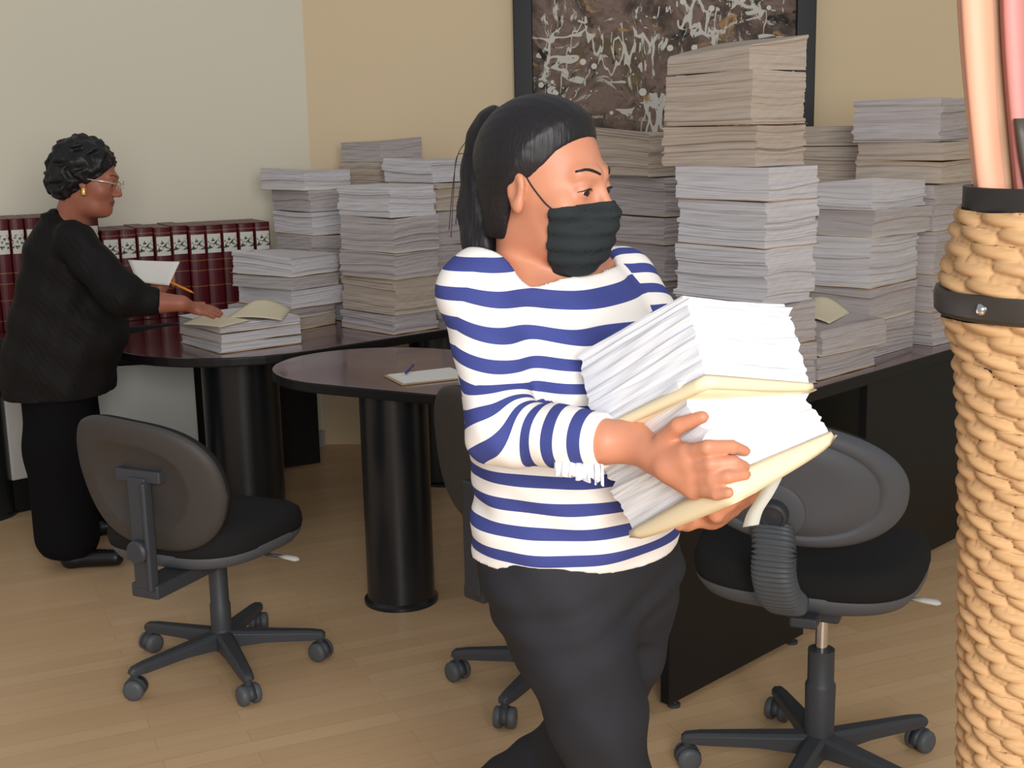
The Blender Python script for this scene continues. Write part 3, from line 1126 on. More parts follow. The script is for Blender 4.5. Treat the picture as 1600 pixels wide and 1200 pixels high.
# accordion boot
path = [wb(-.015, -.10, .05), rot((-.05, -.31, .665)), rot((-.05, -.31, .615)), rot((-.045, -.28, .56)), rot((-.035, -.24, .525))]
cp = curve_pts(path, 22)
loops = []
nn = 40
for i, p in enumerate(cp):
    d = cp[min(i + 1, len(cp) - 1)] - cp[max(i - 1, 0)]
    d = d / np.linalg.norm(d)
    across = np.array(rot((1, 0, 0)))
    out_ = np.cross(across, d)
    out_ /= np.linalg.norm(out_)
    s_ = 1.0 + (.11 if (i // 2) % 2 == 0 else -.06)
    loops.append([tuple(p + across * .042 * s_ * math.copysign(abs(math.cos(q)) ** .6, math.cos(q)) + out_ * .026 * s_ * math.copysign(abs(math.sin(q)) ** .6, math.sin(q))) for q in [2 * math.pi * k / nn for k in range(nn)]])
loops_mesh('accordion_boot', loops, M_RUBBER, tr_)
o = box('back_arm', (-.03, -.24, .47), (.03, -.02, .495), M_PLASTIC, tr_, .006)
o.rotation_euler = (0, 0, rz)
pk = at(1303, 856, 2.78)
o = tube('pink_tag', curve_pts([pk + np.array([-.013, 0, -.003]), pk + np.array([-.003, -.004, .002]), pk + np.array([.012, 0, .0])], 4), .0085, M_PINK, tr_, 10)
tg = curve_pts([at(1272, 918, 2.80), at(1283, 930, 2.79), at(1300, 939, 2.78), at(1316, 940, 2.78)], 6)
tube('paper_tag', tg, [.010] * (len(tg) - 3) + [.007, .005, .003], M_WHITEPL, tr_, 10, 0.3)

# middle chair, mostly hidden behind the masked woman
cxy = np.array([0.105, 3.38])
facing = math.radians(42)
tm_, rot, wb, rz = office_chair('black office chair mostly hidden behind the masked woman', cxy[0], cxy[1], facing, math.radians(168), 0.44, .235, .225, (0.0, .03), 'black', (.25, .20, .70, .24, math.radians(10), 2.7, 0, 0, math.radians(-6), 0))
pad('backrest', superell(.235, .2, 2.6), [(.001, -.035), (.6, -.035), (.9, -.030), (.985, -.015), (1.0, .0), (.99, .008), (.001, .008)], M_FABRIC, tm_, wb)
pad('back_shell', superell(.235, .2, 2.6), [(.99, .004), (1.005, .010), (1.0, .020), (.96, .028), (.90, .031), (.68, .032), (.001, .032)], M_SHELLB, tm_, wb)
o = box('bracket_upright', (-.03, -.30, .35), (.03, -.275, .66), M_PLASTIC, tm_, .006)
o.rotation_euler = (0, 0, rz)
o = box('bracket_arm', (-.04, -.295, .335), (.04, -.05, .372), M_PLASTIC, tm_, .006)
o.rotation_euler = (0, 0, rz)
# ------------------------------------------------------------------ smooth organic surfaces
def npv(a):
    return np.array(a, np.float32)


def cap(P, a, b, ra, rb=None):
    a, b = npv(a), npv(b)
    rb = ra if rb is None else rb
    ba = b - a
    pa = P - a
    h = np.clip(pa @ ba / max(float(ba @ ba), 1e-9), 0, 1)
    return np.linalg.norm(pa - h[:, None] * ba, axis=1) - (ra + (rb - ra) * h)


def ell(P, c, r, R=None):
    q = P - npv(c)
    if R is not None:
        q = q @ npv(R).T
    r = npv(r)
    k0 = np.linalg.norm(q / r, axis=1)
    k1 = np.linalg.norm(q / (r * r), axis=1)
    return k0 * (k0 - 1) / np.maximum(k1, 1e-6)


def su(a, b, k):
    h = np.clip(0.5 + 0.5 * (b - a) / k, 0, 1)
    return b + (a - b) * h - k * h * (1 - h)


def ss(a, b, k):
    """smoothly take b away from a"""
    return -su(-a, b, k)


def chain(P, pts, rs, k=0.0):
    d = None
    for i in range(len(pts) - 1):
        c = cap(P, pts[i], pts[i + 1], rs[i], rs[i + 1])
        d = c if d is None else (su(d, c, k) if k else np.minimum(d, c))
    return d


def loft(P, zs, rx, ry, cx, cy, e=2.0):
    """elliptic cross-sections stacked along local z; P local"""
    z = P[:, 2]
    a, b = np.interp(z, zs, rx), np.interp(z, zs, ry)
    x, y = P[:, 0] - np.interp(z, zs, cx), P[:, 1] - np.interp(z, zs, cy)
    k = (np.abs(x / a) ** e + np.abs(y / b) ** e) ** (1 / e)
    d = (k - 1) * np.minimum(a, b)
    return np.maximum(d, np.maximum(zs[0] - z, z - zs[-1]))


def surface(name, fn, lo, hi, h, mat, parent=None, attrs=None, smooth_it=1, slack=1.6):
    """polygonise fn(P)=0 by surface nets, sampling only the blocks near the surface"""
    B = 10
    lo = np.array(lo, np.float64)
    nb = np.ceil((np.array(hi) - lo) / (B * h)).astype(int)
    bi = np.stack(np.meshgrid(*[np.arange(k) for k in nb], indexing='ij'), -1).reshape(-1, 3)
    cen = (lo + (bi + 0.5) * B * h).astype(np.float32)
    d = fn(cen)
    bi = bi[np.abs(d) < B * h * 0.87 * slack]
    g = np.stack(np.meshgrid(*[np.arange(B + 1)] * 3, indexing='ij'), -1).reshape(-1, 3)
    off = np.array([[0, 0, 0], [1, 0, 0], [0, 1, 0], [1, 1, 0], [0, 0, 1], [1, 0, 1], [0, 1, 1], [1, 1, 1]])
    edges = [(0, 1), (2, 3), (4, 5), (6, 7), (0, 2), (1, 3), (4, 6), (5, 7), (0, 4), (1, 5), (2, 6), (3, 7)]
    N = (nb * B + 2).astype(np.int64)
    keyf = lambda c: (c[:, 0] * N[1] + c[:, 1]) * N[2] + c[:, 2]
    keys, verts, quads = [], [], []
    step = 220
    for s0 in range(0, len(bi), step):
        blk = bi[s0:s0 + step]
        gi = (blk[:, None, :] * B + g[None]).reshape(-1, 3)
        val = fn((lo + gi * h).astype(np.float32)).reshape(len(blk), B + 1, B + 1, B + 1)
        sg = val < 0
        c = [val[:, o[0]:o[0] + B, o[1]:o[1] + B, o[2]:o[2] + B] for o in off]
        cs = [x < 0 for x in c]
        tot = sum(x.astype(np.int8) for x in cs)
        act = (tot > 0) & (tot < 8)
        ib, ix, iy, iz = np.nonzero(act)
        if len(ib) == 0:
            continue
        vals = np.stack([x[act] for x in c], 1)
        acc = np.zeros((len(ib), 3))
        cnt = np.zeros(len(ib))
        for a, b in edges:
            va, vb = vals[:, a], vals[:, b]
            m = (va < 0) != (vb < 0)
            t_ = np.where(m, va / np.where(m, va - vb, 1), 0)
            p = off[a] + t_[:, None] * (off[b] - off[a])
            acc += p * m[:, None]
            cnt += m
        cell = blk[ib] * B + np.stack([ix, iy, iz], 1)
        verts.append(lo + (cell + acc / cnt[:, None]) * h)
        keys.append(keyf(cell + 1))
        for ax in range(3):
            sl0 = [slice(None), slice(0, B), slice(0, B), slice(0, B)]
            sl1 = list(sl0)
            sl1[ax + 1] = slice(1, B + 1)
            s_a, s_b = sg[tuple(sl0)], sg[tuple(sl1)]
            jb, jx, jy, jz = np.nonzero(s_a != s_b)
            if len(jb) == 0:
                continue
            cc = blk[jb] * B + np.stack([jx, jy, jz], 1) + 1
            u, w = (ax + 1) % 3, (ax + 2) % 3
            eu, ew = np.eye(3, dtype=int)[u], np.eye(3, dtype=int)[w]
            q = np.stack([keyf(cc), keyf(cc - eu), keyf(cc - eu - ew), keyf(cc - ew)], 1)
            fl = s_a[jb, jx, jy, jz]
            q[~fl] = q[~fl][:, ::-1]
            quads.append(q)
    keys = np.concatenate(keys)
    verts = np.concatenate(verts)
    quads = np.concatenate(quads)
    o_ = np.argsort(keys)
    ks = keys[o_]
    idx = np.searchsorted(ks, quads)
    idx = np.clip(idx, 0, len(ks) - 1)
    ok = (ks[idx] == quads).all(1)
    F = o_[idx[ok]]
    if smooth_it:
        for _ in range(smooth_it):
            acc = np.zeros_like(verts)
            cnt = np.zeros(len(verts))
            for a in range(4):
                i, j = F[:, a], F[:, (a + 1) % 4]
                np.add.at(acc, i, verts[j])
                np.add.at(cnt, i, 1)
                np.add.at(acc, j, verts[i])
                np.add.at(cnt, j, 1)
            verts = verts * 0.5 + 0.5 * acc / np.maximum(cnt, 1)[:, None]
    me = bpy.data.meshes.new(name)
    me.vertices.add(len(verts))
    me.vertices.foreach_set('co', verts.astype(np.float32).ravel())
    me.loops.add(len(F) * 4)
    me.loops.foreach_set('vertex_index', F.astype(np.int32).ravel())
    me.polygons.add(len(F))
    me.polygons.foreach_set('loop_start', np.arange(0, len(F) * 4, 4, dtype=np.int32))
    me.polygons.foreach_set('use_smooth', np.ones(len(F), bool))
    me.update(calc_edges=True)
    me.validate()
    me.materials.append(mat)
    if attrs:
        for an, af in attrs.items():
            at_ = me.attributes.new(an, 'FLOAT', 'POINT')
            co = np.empty(len(me.vertices) * 3, np.float32)
            me.vertices.foreach_get('co', co)
            at_.data.foreach_set('value', af(co.reshape(-1, 3)).astype(np.float32))
    o = bpy.data.objects.new(name, me)
    COL.objects.link(o)
    if parent is not None:
        o.parent = parent
    return o
# ------------------------------------------------------------------ people: shared anatomy
def skin_mat(name, c, c2, lipc):
    t = NT(name, c, 0.48, 0.4)
    v = t.coords()
    base_ = t.mix(t.noise(v, 14, 3), c, c2)
    at_ = t.n('ShaderNodeAttribute')
    at_.attribute_name = 'lip'
    t.col(t.mix(at_.outputs['Fac'], base_, lipc))
    t.b.inputs['Subsurface Weight'].default_value = 0.12
    t.b.inputs['Subsurface Radius'].default_value = (0.01, 0.004, 0.002)
    t.b.inputs['Subsurface Scale'].default_value = 0.5
    t.bump(t.noise(v, 260, 2), 0.15, 0.0006)
    return t.m


def head_sdf(L):
    """head about the eye line: x right, y forward, z up"""
    d = ell(L, (0, -.018, .033), (.077, .094, .087))
    d = su(d, ell(L, (0, .020, -.030), (.063, .070, .086)), .03)
    d = su(d, ell(L, (0, .036, -.084), (.044, .045, .032)), .03)
    S = L.copy()
    S[:, 0] = np.abs(S[:, 0])
    d = su(d, ell(S, (.042, .052, -.030), (.024, .024, .026)), .02)
    d = su(d, ell(L, (0, .074, -.099), (.018, .015, .014)), .02)
    d = su(d, cap(S, (.010, .084, .022), (.038, .072, .023), .010, .009), .018)
    d = ss(d, ell(S, (.031, .099, -.001), (.018, .016, .011)), .014)
    d = su(d, cap(L, (0, .088, .006), (0, .108, -.034), .0065, .0105), .012)
    d = su(d, ell(S, (.0115, .098, -.038), (.009, .010, .0075)), .008)
    # eyelids over the ball, open slit
    lid = ell(S, (.031, .074, -.001), (.0155, .0150, .0140))
    lid = ss(lid, ell(S, (.0315, .095, -.0035), (.0135, .016, .0048)), .002)
    d = su(d, lid, .005)
    # mouth
    d = su(d, ell(L, (0, .089, -.063), (.021, .0075, .0050)), .005)
    d = su(d, ell(L, (0, .087, -.073), (.018, .0080, .0055)), .005)
    d = ss(d, ell(L, (0, .098, -.0675), (.022, .006, .0012)), .002)
    # ears
    E = S - npv((.078, -.010, -.006))
    c, s = math.cos(.32), math.sin(.32)
    E2 = np.stack([E[:, 0] * c - E[:, 1] * s, E[:, 0] * s + E[:, 1] * c, E[:, 2]], 1)
    ear = ell(E2, (0, 0, .004), (.0075, .019, .028))
    ear = su(ear, ell(E2, (0, .007, -.022), (.007, .010, .012)), .01)
    ear = ss(ear, ell(E2, (.008, .001, .004), (.006, .011, .018)), .004)
    d = su(d, ear, .006)
    return d


def lipmask(L):
    m = np.clip(1.25 - (np.abs(L[:, 0]) / .024) ** 2 - ((L[:, 2] + .068) / .0115) ** 2, 0, .25) * 4
    return m * (L[:, 1] > .07)


def frame(heading_deg, pitch_deg=0.0, roll_deg=0.0):
    """rows: right, forward, up of a body part heading that way"""
    a, p, r = math.radians(heading_deg), math.radians(pitch_deg), math.radians(roll_deg)
    Rm = Matrix.Rotation(a - math.pi / 2, 3, 'Z') @ Matrix.Rotation(p, 3, 'X') @ Matrix.Rotation(r, 3, 'Y')
    return np.array(Rm.transposed(), np.float32)


def eyes(parent, o, R, look=-0.15, iris=srgb(48, 30, 22)):
    t = NT('eyeball_white', srgb(226, 218, 210), 0.2, 0.6)
    mi = NT('iris', iris, 0.15, 0.7).m
    for sx in (-1, 1):
        c = npv((sx * .031, .0745, -.001))
        vs, fs, fm = [], [], []
        n, m = 20, 12
        for i in range(m + 1):
            for j in range(n):
                th, ph = math.pi * i / m, 2 * math.pi * j / n
                q = np.array([.0128 * math.sin(th) * math.cos(ph), .0128 * math.cos(th), .0128 * math.sin(th) * math.sin(ph)])
                ca, sa = math.cos(look), math.sin(look)
                q = np.array([q[0], q[1] * ca - q[2] * sa, q[1] * sa + q[2] * ca])
                vs.append((c + q) @ R + o)
        for i in range(m):
            for j in range(n):
                fs.append((i * n + j, i * n + (j + 1) % n, (i + 1) * n + (j + 1) % n, (i + 1) * n + j))
                fm.append(1 if i < 3 else 0)
        mesh_obj('eyeball', vs, fs, None, parent, mats=[t.m, mi], fm=fm)


def hair_mat(name, c, vertical=True):
    t = NT(name, c, 0.46, 0.35)
    v = t.coords((190, 190, 9) if vertical else (60, 60, 60))
    f = t.noise(v, 1.0, 3, 0.6)
    t.bump(f, 0.7, 0.002)
    t.col(t.mix(f, c, (c[0] * 1.9, c[1] * 1.8, c[2] * 1.8, 1)))
    return t.m


# ------------------------------------------------------------------ masked woman walking with bundles
HC = npv(at(858, 288, 1.955))
HR = frame(-33, -5, 0)
TO = npv((0.100, 2.0, 0.0))
TR = frame(-45)
toL = lambda P: (P - TO) @ TR.T
toH = lambda P: (P - HC) @ HR.T
fromH = lambda q: npv(q) @ HR + HC
ZS = npv([.72, .80, .86, .92, .98, 1.05, 1.12, 1.18, 1.24, 1.29, 1.325, 1.355])
RX = npv([.120, .158, .170, .168, .160, .160, .162, .168, .170, .158, .112, .06])
RY = npv([.090, .125, .136, .136, .130, .130, .134, .136, .124, .104, .076, .05])
CX = npv([-.0, .0, .0, .002, .004, .008, .012, .016, .02, .024, .024, .022])
CY = npv([0, 0, 0, .004, .004, .0, -.006, -.012, -.018, -.024, -.026, -.026])
SR1 = at(748, 455, 1.90)
EL1 = at(786, 672, 1.765)
CU1 = at(945, 690, 1.675)
WR1 = at(985, 690, 1.668)
SL2 = at(972, 446, 2.11)
EL2 = at(1062, 592, 2.00)
WR2 = at(1092, 722, 1.93)
NB = at(835, 412, 2.0)
lo_root, lo_org, lA, lB, lN = lo_b
lo_h = 0.140


def lp(u, v, w, ob=0.0, oa=0.0):
    """point on the lower carried bundle: u along its left face, v along its right face, w down the corner edge"""
    return ct2 + lA * u + lB * v + lN * w - lB * ob - lA * oa


def torso(P, grow=0.0):
    L = toL(P)
    d = loft(L, ZS, RX, RY, CX, CY, 2.15)
    S = L.copy()
    S[:, 0] = np.abs(S[:, 0] - .014)
    d = su(d, ell(S, (.078, .088, 1.165), (.070, .066, .066)), .045)
    d = su(d, ell(L, (0, .085, .99), (.12, .065, .10)), .05)
    return d - grow


palm1 = [WR1, lp(.066, 0, .085, .020)]
K = [lp(.030, 0, .082, .016, .002), lp(.034, 0, .100, .017, .002), lp(.042, 0, .115, .015, .0), lp(.052, 0, .127, .013, .0)]
FINGERS1 = [
    [K[0], lp(.002, .000, .090, .012, .012), lp(0, .022, .101, 0, .012), lp(0, .042, .112, 0, .008)],
    [K[1], lp(.008, .000, .110, .013, .010), lp(0, .012, .120, 0, .013), lp(0, .030, .130, 0, .008)],
    [K[2], lp(.016, .0, .127, .013, .008), lp(.003, .003, .134, .008, .014), lp(0, .020, .140, 0, .014)],
    [K[3], lp(.030, .0, .137, .014, .004), lp(.016, .0, .146, .016, .006), lp(.004, .002, .152, .014, .012)],
]
THUMB1 = [lp(.092, 0, .070, .018), lp(.056, 0, .052, .016), lp(.024, 0, .047, .014, .003), lp(0, .008, .052, .005, .010)]
wb2 = lo_h + .018
K2 = [lp(.145 + .010 * k, .075 + .018 * k, wb2 + .004) for k in range(4)]
FINGERS2 = [[K2[k], lp(.120, .084 + .019 * k, wb2 + .000), lp(.092 - .006 * k, .092 + .019 * k, wb2 - .006 - .003 * k), lp(.066 - .013 * k, .098 + .020 * k, wb2 - .008 - .004 * k)] for k in range(4)]


def skin1(P):
    L = toH(P)
    d = head_sdf(L)
    nt = fromH((0, -.028, -.075))
    d = su(d, cap(P, nt, NB, .054, .058), .022)
    # sterno line and shoulders
    d = su(d, torso(P), .03)
    for s_, q in ((1, SR1), (-1, SL2)):
        d = su(d, cap(P, NB + np.array([0, 0, -.035]), q + np.array([0, 0, .002]), .045, .045), .03)
    d = su(d, chain(P, [SR1, EL1], [.050, .042]), .03)
    d = su(d, chain(P, [EL1, CU1, WR1], [.042, .032, .027]), .02)
    d = su(d, chain(P, [SL2, EL2, WR2], [.050, .042, .027]), .03)
    # right hand
    hand = cap(P, palm1[0], palm1[1], .024, .021)
    for k in range(4):
        hand = su(hand, cap(P, palm1[1], K[k], .017, .0115), .010)
        hand = su(hand, cap(P, WR1, K[k], .018, .0115), .010)
    d = su(d, hand, .015)
    for fg in FINGERS1:
        d = su(d, chain(P, fg, [.0108, .0098, .0090, .0072], .002), .004)
    d = su(d, chain(P, THUMB1, [.016, .0130, .0110, .0085], .003), .007)
    # left hand below the bundle
    pc = lp(.19, .105, wb2 - .004)
    hand = cap(P, WR2, pc, .024, .022)
    for k in range(4):
        hand = su(hand, cap(P, pc, K2[k], .018, .0115), .012)
    d = su(d, hand, .015)
    for fg in FINGERS2:
        d = su(d, chain(P, fg, [.010, .0095, .009, .0075], .003), .005)
    d = su(d, chain(P, [pc, lp(.20, .065, wb2 - .004), lp(.185, .04, wb2 - .006)], [.016, .012, .009], .003), .008)
    return d


M_SKIN1 = skin_mat('warm_brown_skin', srgb(206, 144, 112), srgb(190, 122, 94), srgb(168, 88, 80))
woman = surface('person', skin1, (-.22, 1.5, .74), (.56, 2.32, 1.62), .0038, M_SKIN1, None, {'lip': lambda V: lipmask(toH(V))})
tag(woman, 'person in blue and white striped top and black face mask walking with paper bundles', 'person')
eyes(woman, HC, HR, -.35)



def shirt1(P):
    L = toL(P)
    d = torso(P, .009)
    arm = chain(P, [SR1, EL1], [.060, .047])
    fore = cap(P, EL1, CU1, .047, .040)
    arm = su(arm, fore, .035)
    d = su(d, cap(P, NB + np.array([0, 0, -.05]), SR1, .040, .052), .03)
    d = su(d, cap(P, NB + np.array([0, 0, -.05]), SL2, .040, .050), .03)
    d = su(d, arm, .028)
    a2 = su(cap(P, SL2, EL2, .060, .053), cap(P, EL2, WR2, .052, .036), .03)
    d = su(d, a2, .03)
    # folds: under the arm, at the elbow and round the waist
    z, x = P[:, 2], P[:, 0]
    dr = .0035 * np.sin(70 * z + 16 * L[:, 0] + 2.5 * np.sin(11 * x)) * np.exp(-((z - .93) / .06) ** 2)
    dr += .0022 * np.sin(38 * L[:, 0] + 30 * z) * np.exp(-((z - 1.24) / .07) ** 2)
    q = P - npv(EL1)
    de = np.linalg.norm(q, axis=1)
    dr += .0045 * np.sin(95 * q[:, 0] + 70 * q[:, 2]) * np.exp(-(de / .07) ** 2)
    dr += .0016 * np.sin(60 * x + 40 * z + 3 * np.sin(25 * z))
    d = d + dr
    # hem
    hem = .888 + .05 * np.clip(-(P[:, 0] - .1), -.2, .2) + .006 * np.sin(26 * x)
    d = np.maximum(d, hem - z)
    # flared cuff end of the right sleeve
    ax = npv(CU1 - EL1)
    ax /= np.linalg.norm(ax)
    t_ = (P - npv(CU1)) @ ax
    near = np.linalg.norm(P - npv(CU1), axis=1) < .11
    d = np.where(near, np.maximum(d, t_), d)
    ax2 = npv(WR2 - EL2)
    ax2 /= np.linalg.norm(ax2)
    t2 = (P - npv(WR2)) @ ax2 + .03
    d = np.where(np.linalg.norm(P - npv(WR2), axis=1) < .10, np.maximum(d, t2), d)
    # boat neck
    NL = (P - npv(NB)) @ TR.T
    kk = np.sqrt(((NL[:, 0] + .008) / .138) ** 2 + ((NL[:, 1] - .016) / .082) ** 2)
    cut = (kk - 1) * .088
    rim = np.exp(-((kk - 1.08) / .12) ** 2) * .005
    d = ss(d - rim, np.where(NL[:, 2] > -.10, cut, 1), .004)
    return d


def stripe_param(V, which='near'):
    """height-like coordinate for the knitted stripes, running along the sleeve past the shoulder"""
    L = toL(V)
    front = np.clip(L[:, 1] / .13, 0, 1.2)
    st = V[:, 2] + .035 * front * np.exp(-((V[:, 2] - 1.27) / .09) ** 2)
    st = st - .0 * L[:, 0]

    def proj(a, b):
        a, b = npv(a), npv(b)
        ln = float(np.linalg.norm(b - a))
        t_ = ((V - a) @ (b - a)) / ln
        return t_, ln, np.linalg.norm(V - a - np.clip(t_ / ln, 0, 1)[:, None] * (b - a), axis=1)
    t1, l1, d1 = proj(SR1, EL1)
    t2, l2, d2 = proj(EL1, CU1)
    w2 = np.clip((d1 - d2) / .05 * .5 + .5, 0, 1)
    s_arm = np.where(w2 > .5, EL1[2] - t2, SR1[2] - t1 * (SR1[2] - EL1[2]) / l1)
    s_arm = (SR1[2] - t1 * (SR1[2] - EL1[2]) / l1) * (1 - w2) + (EL1[2] - t2) * w2
    t3, l3, d3 = proj(SL2, EL2)
    s_arm2 = SL2[2] - t3
    dt = loft(toL(V), ZS, RX, RY, CX, CY, 2.15)
    da = np.minimum(d1 - .056, d2 - .046)
    m1 = ((da < dt - .004) & (d1 < .10)) | (d2 < .058)
    m2 = (d3 - .056 < dt - .004)
    # on the upper arm the stripes stay level with the torso's, then turn to run round the forearm
    sm = lambda x, a, b: np.clip((x - a) / (b - a), 0, 1) ** 2 * (3 - 2 * np.clip((x - a) / (b - a), 0, 1))
    low = sm(w2, .15, .85) * (d2 < .075)
    if which == 'near':
        return st * (1 - low) + s_arm * low
    if which == 'far':
        return s_arm2
    if which == 'fmix':
        return np.clip((dt - .002 - (d3 - .056)) / .012 + .5, 0, 1)
    if which == 'fore':
        return np.clip((dt - (d2 - .046)) / .010 + .5, 0, 1) * (w2 > .4)
    return st


def build_shirt():
    t = NT('striped_jersey', (1, 1, 1, 1), 0.85, 0.15)
    a = t.n('ShaderNodeAttribute')
    a.attribute_name = 'stripe'
    a2_ = t.n('ShaderNodeAttribute')
    a2_.attribute_name = 'stripe_far'
    a3_ = t.n('ShaderNodeAttribute')
    a3_.attribute_name = 'far_mix'
    gt = t.math('GREATER_THAN', a3_.outputs['Fac'], 0.5)
    sv = t.math('ADD', t.math('MULTIPLY', a.outputs['Fac'], t.math('SUBTRACT', 1.0, gt)), t.math('MULTIPLY', a2_.outputs['Fac'], gt))
    fr = t.math('FRACT', t.math('DIVIDE', sv, 0.0405))
    m = t.math('LESS_THAN', t.math('ABSOLUTE', t.math('SUBTRACT', fr, 0.5)), 0.235)
    t.col(t.mix(m, srgb(240, 234, 228), srgb(66, 74, 136)))
    t.bump(t.noise(t.coords(), 480, 2), 0.25, 0.0006)
    return surface('striped_top', shirt1, (-.24, 1.52, .84), (.42, 2.36, 1.44), .0042, t.m, woman,
                   {'stripe': stripe_param, 'stripe_far': lambda V: stripe_param(V, 'far'), 'far_mix': lambda V: stripe_param(V, 'fmix')}, smooth_it=1)


build_shirt()
# lace frill hanging at the right sleeve
vs, fs = [], []
n = 60
e1 = npv(EL1 + (CU1 - EL1) * .50) + npv([0, -.040, -.030])
e2 = npv(CU1) + npv([-.004, -.034, -.036])
for k in range(n + 1):
    u = k / n
    p = e1 * (1 - u) + e2 * u
    w = .012 * abs(math.sin(u * 17)) + .008
    vs += [p + npv([0, .004, .012]), p + npv([.003 * math.sin(50 * u), -.008 - .004 * math.sin(40 * u), -w * .7])]
    if k:
        fs.append((2 * k - 2, 2 * k - 1, 2 * k + 1, 2 * k))
o = mesh_obj('lace_frill', vs, fs, NT('white_lace', srgb(240, 240, 244), 0.8).m, woman)
o.modifiers.new('s', 'SOLIDIFY').thickness = .002
o['label'] = 'white lace frill on the sleeve'


def hairline(L):
    return np.interp(L[:, 2], [-.12, -.06, -.035, -.015, .002, .018, .035, .058, .08, .10, .125],
                     [-.045, -.036, -.030, -.022, -.004, .018, .036, .052, .068, .080, .088]) - 2.2 * np.abs(L[:, 0]) ** 2 * np.clip((L[:, 2] - .005) / .05, 0, 1)


TAIL = [at(797, 200, 2.01), at(770, 190, 2.035), at(757, 215, 2.05), at(752, 270, 2.05), at(752, 330, 2.045), at(756, 380, 2.03), at(750, 412, 2.01)]


def hair1(P):
    L = toH(P)
    sk = ell(L, (0, -.018, .033), (.077, .094, .087))
    sk = su(sk, ell(L, (0, -.030, -.045), (.060, .060, .070)), .03)
    hl = hairline(L)
    th = .0125 * np.clip((hl - L[:, 1]) / .03, 0, 1) + .0008
    g = .0003 * np.sin(150 * np.arctan2(L[:, 0], L[:, 2] + .03) / 3 + 60 * L[:, 2] * 0)
    d = sk - th + g * np.clip((hl - L[:, 1]) / .03, 0, 1)
    d = np.maximum(d, L[:, 1] - hl)
    d = np.maximum(d, -.085 - L[:, 2])
    tl_ = chain(P, TAIL, [.017, .022, .027, .032, .036, .036, .020], .01)
    tl_ = tl_ + .0011 * np.sin(210 * P[:, 0] + 14 * P[:, 2] + 5 * np.sin(9 * P[:, 2])) + .0008 * np.sin(230 * P[:, 1])
    d = su(d, tl_, .012)
    # short lock in front of the ear
    return d


M_HAIR = hair_mat('black_hair', srgb(24, 22, 24))
surface('hair', hair1, (-.10, 1.82, 1.25), (.22, 2.16, 1.66), .0032, M_HAIR, woman)
tie = cap
lathe_t = tube('hair_tie', [TAIL[1] + np.array([.014, 0, .004]), TAIL[1] + np.array([.002, 0, -.002])], [.024, .024], NT('black_elastic', srgb(20, 20, 20), .6).m, woman, 18)
for k, offs_ in enumerate(((-.004, 0), (-.014, .01), (-.009, -.012))):
    pts = [at(745 - 3 * k, 200 + 20 * k, 2.05), at(733 - 5 * k, 245, 2.05), at(722 - 2 * k, 300, 2.05), at(716 - k, 350 + 10 * k, 2.04)]
    tube('stray_hair', curve_pts([p + np.array([offs_[0], offs_[1], 0]) for p in pts], 6), .0007, M_HAIR, woman, 5)


# eyebrows follow the brow surface
def on_surface(fn, p, direction, tmax=.06):
    p, direction = npv(p), npv(direction)
    ts = np.linspace(0, tmax, 240)
    q = p + ts[:, None].astype(np.float32) * direction
    dd = fn(q)
    i = int(np.argmax(dd < 0))
    return q[i]


def brows(parent, toW, R, fn, mat, th=.0036):
    fwd = npv((0, 1, 0)) @ R
    for sx in (-1, 1):
        pts = []
        for k in range(7):
            u = k / 6
            q = toW((sx * (.012 + .036 * u), .14, (.0235 + .0065 * math.sin(u * 2.6))))
            pts.append(on_surface(fn, q, -fwd, .10) - fwd * .0016)
        tube('eyebrow', pts, [th * (1 - .6 * abs(k / 6 - .35)) for k in range(7)], mat, parent, 8, .8)


def lashes(parent, toW, R, fn, mat, r=.0011):
    fwd = npv((0, 1, 0)) @ R
    for sx in (-1, 1):
        pts = []
        for k in range(9):
            u = -1 + 2 * k / 8
            q = toW((sx * .0315 + u * .0150, .14, .0030 - .0052 * u * u))
            pts.append(on_surface(fn, q, -fwd, .12) + fwd * .0006)
        tube('eyelashes', pts, [r * (1.15 - .6 * abs(-1 + 2 * k / 8)) for k in range(9)], mat, parent, 6)


lashes(woman, fromH, HR, lambda q: head_sdf(toH(q)), M_HAIR)
brows(woman, fromH, HR, lambda q: head_sdf(toH(q)), M_HAIR)


def mask1(P):
    L = toH(P)
    a = ell(L, (0, .044, -.068), (.061, .068, .067))
    a = su(a, ell(L, (0, .098, -.036), (.016, .022, .024)), .03)
    a = su(a, head_sdf(L) - .0045, .008)
    a = a + .0016 * np.sin(260 * L[:, 2] + 1.5 * np.sin(20 * L[:, 0]))
    d = np.maximum(a, -(a + .0035))
    top = L[:, 2] - (-.012 - .22 * (.115 - L[:, 1]))
    d = np.maximum(d, top)
    d = np.maximum(d, .040 + .12 * (L[:, 2] + .06) - L[:, 1])
    return d


t = NT('black_mask_fabric', srgb(40, 44, 45), 0.8, 0.2)
t.bump(t.noise(t.coords(), 600, 2), .3, .0006)
surface('face_mask', mask1, (-.02, 1.75, 1.28), (.22, 2.02, 1.50), .0022, t.m, woman)
lpts = [on_surface(lambda q: head_sdf(toH(q)), fromH((.13, y_, z_)), -npv((1, 0, 0)) @ HR, .12) + npv((.0012, 0, 0)) @ HR for y_, z_ in ((.052, -.030), (.038, -.022), (.026, -.012), (.014, .002), (.006, .014))]
tube('mask_ear_loop', curve_pts(lpts, 4), .0012, t.m, woman, 8)


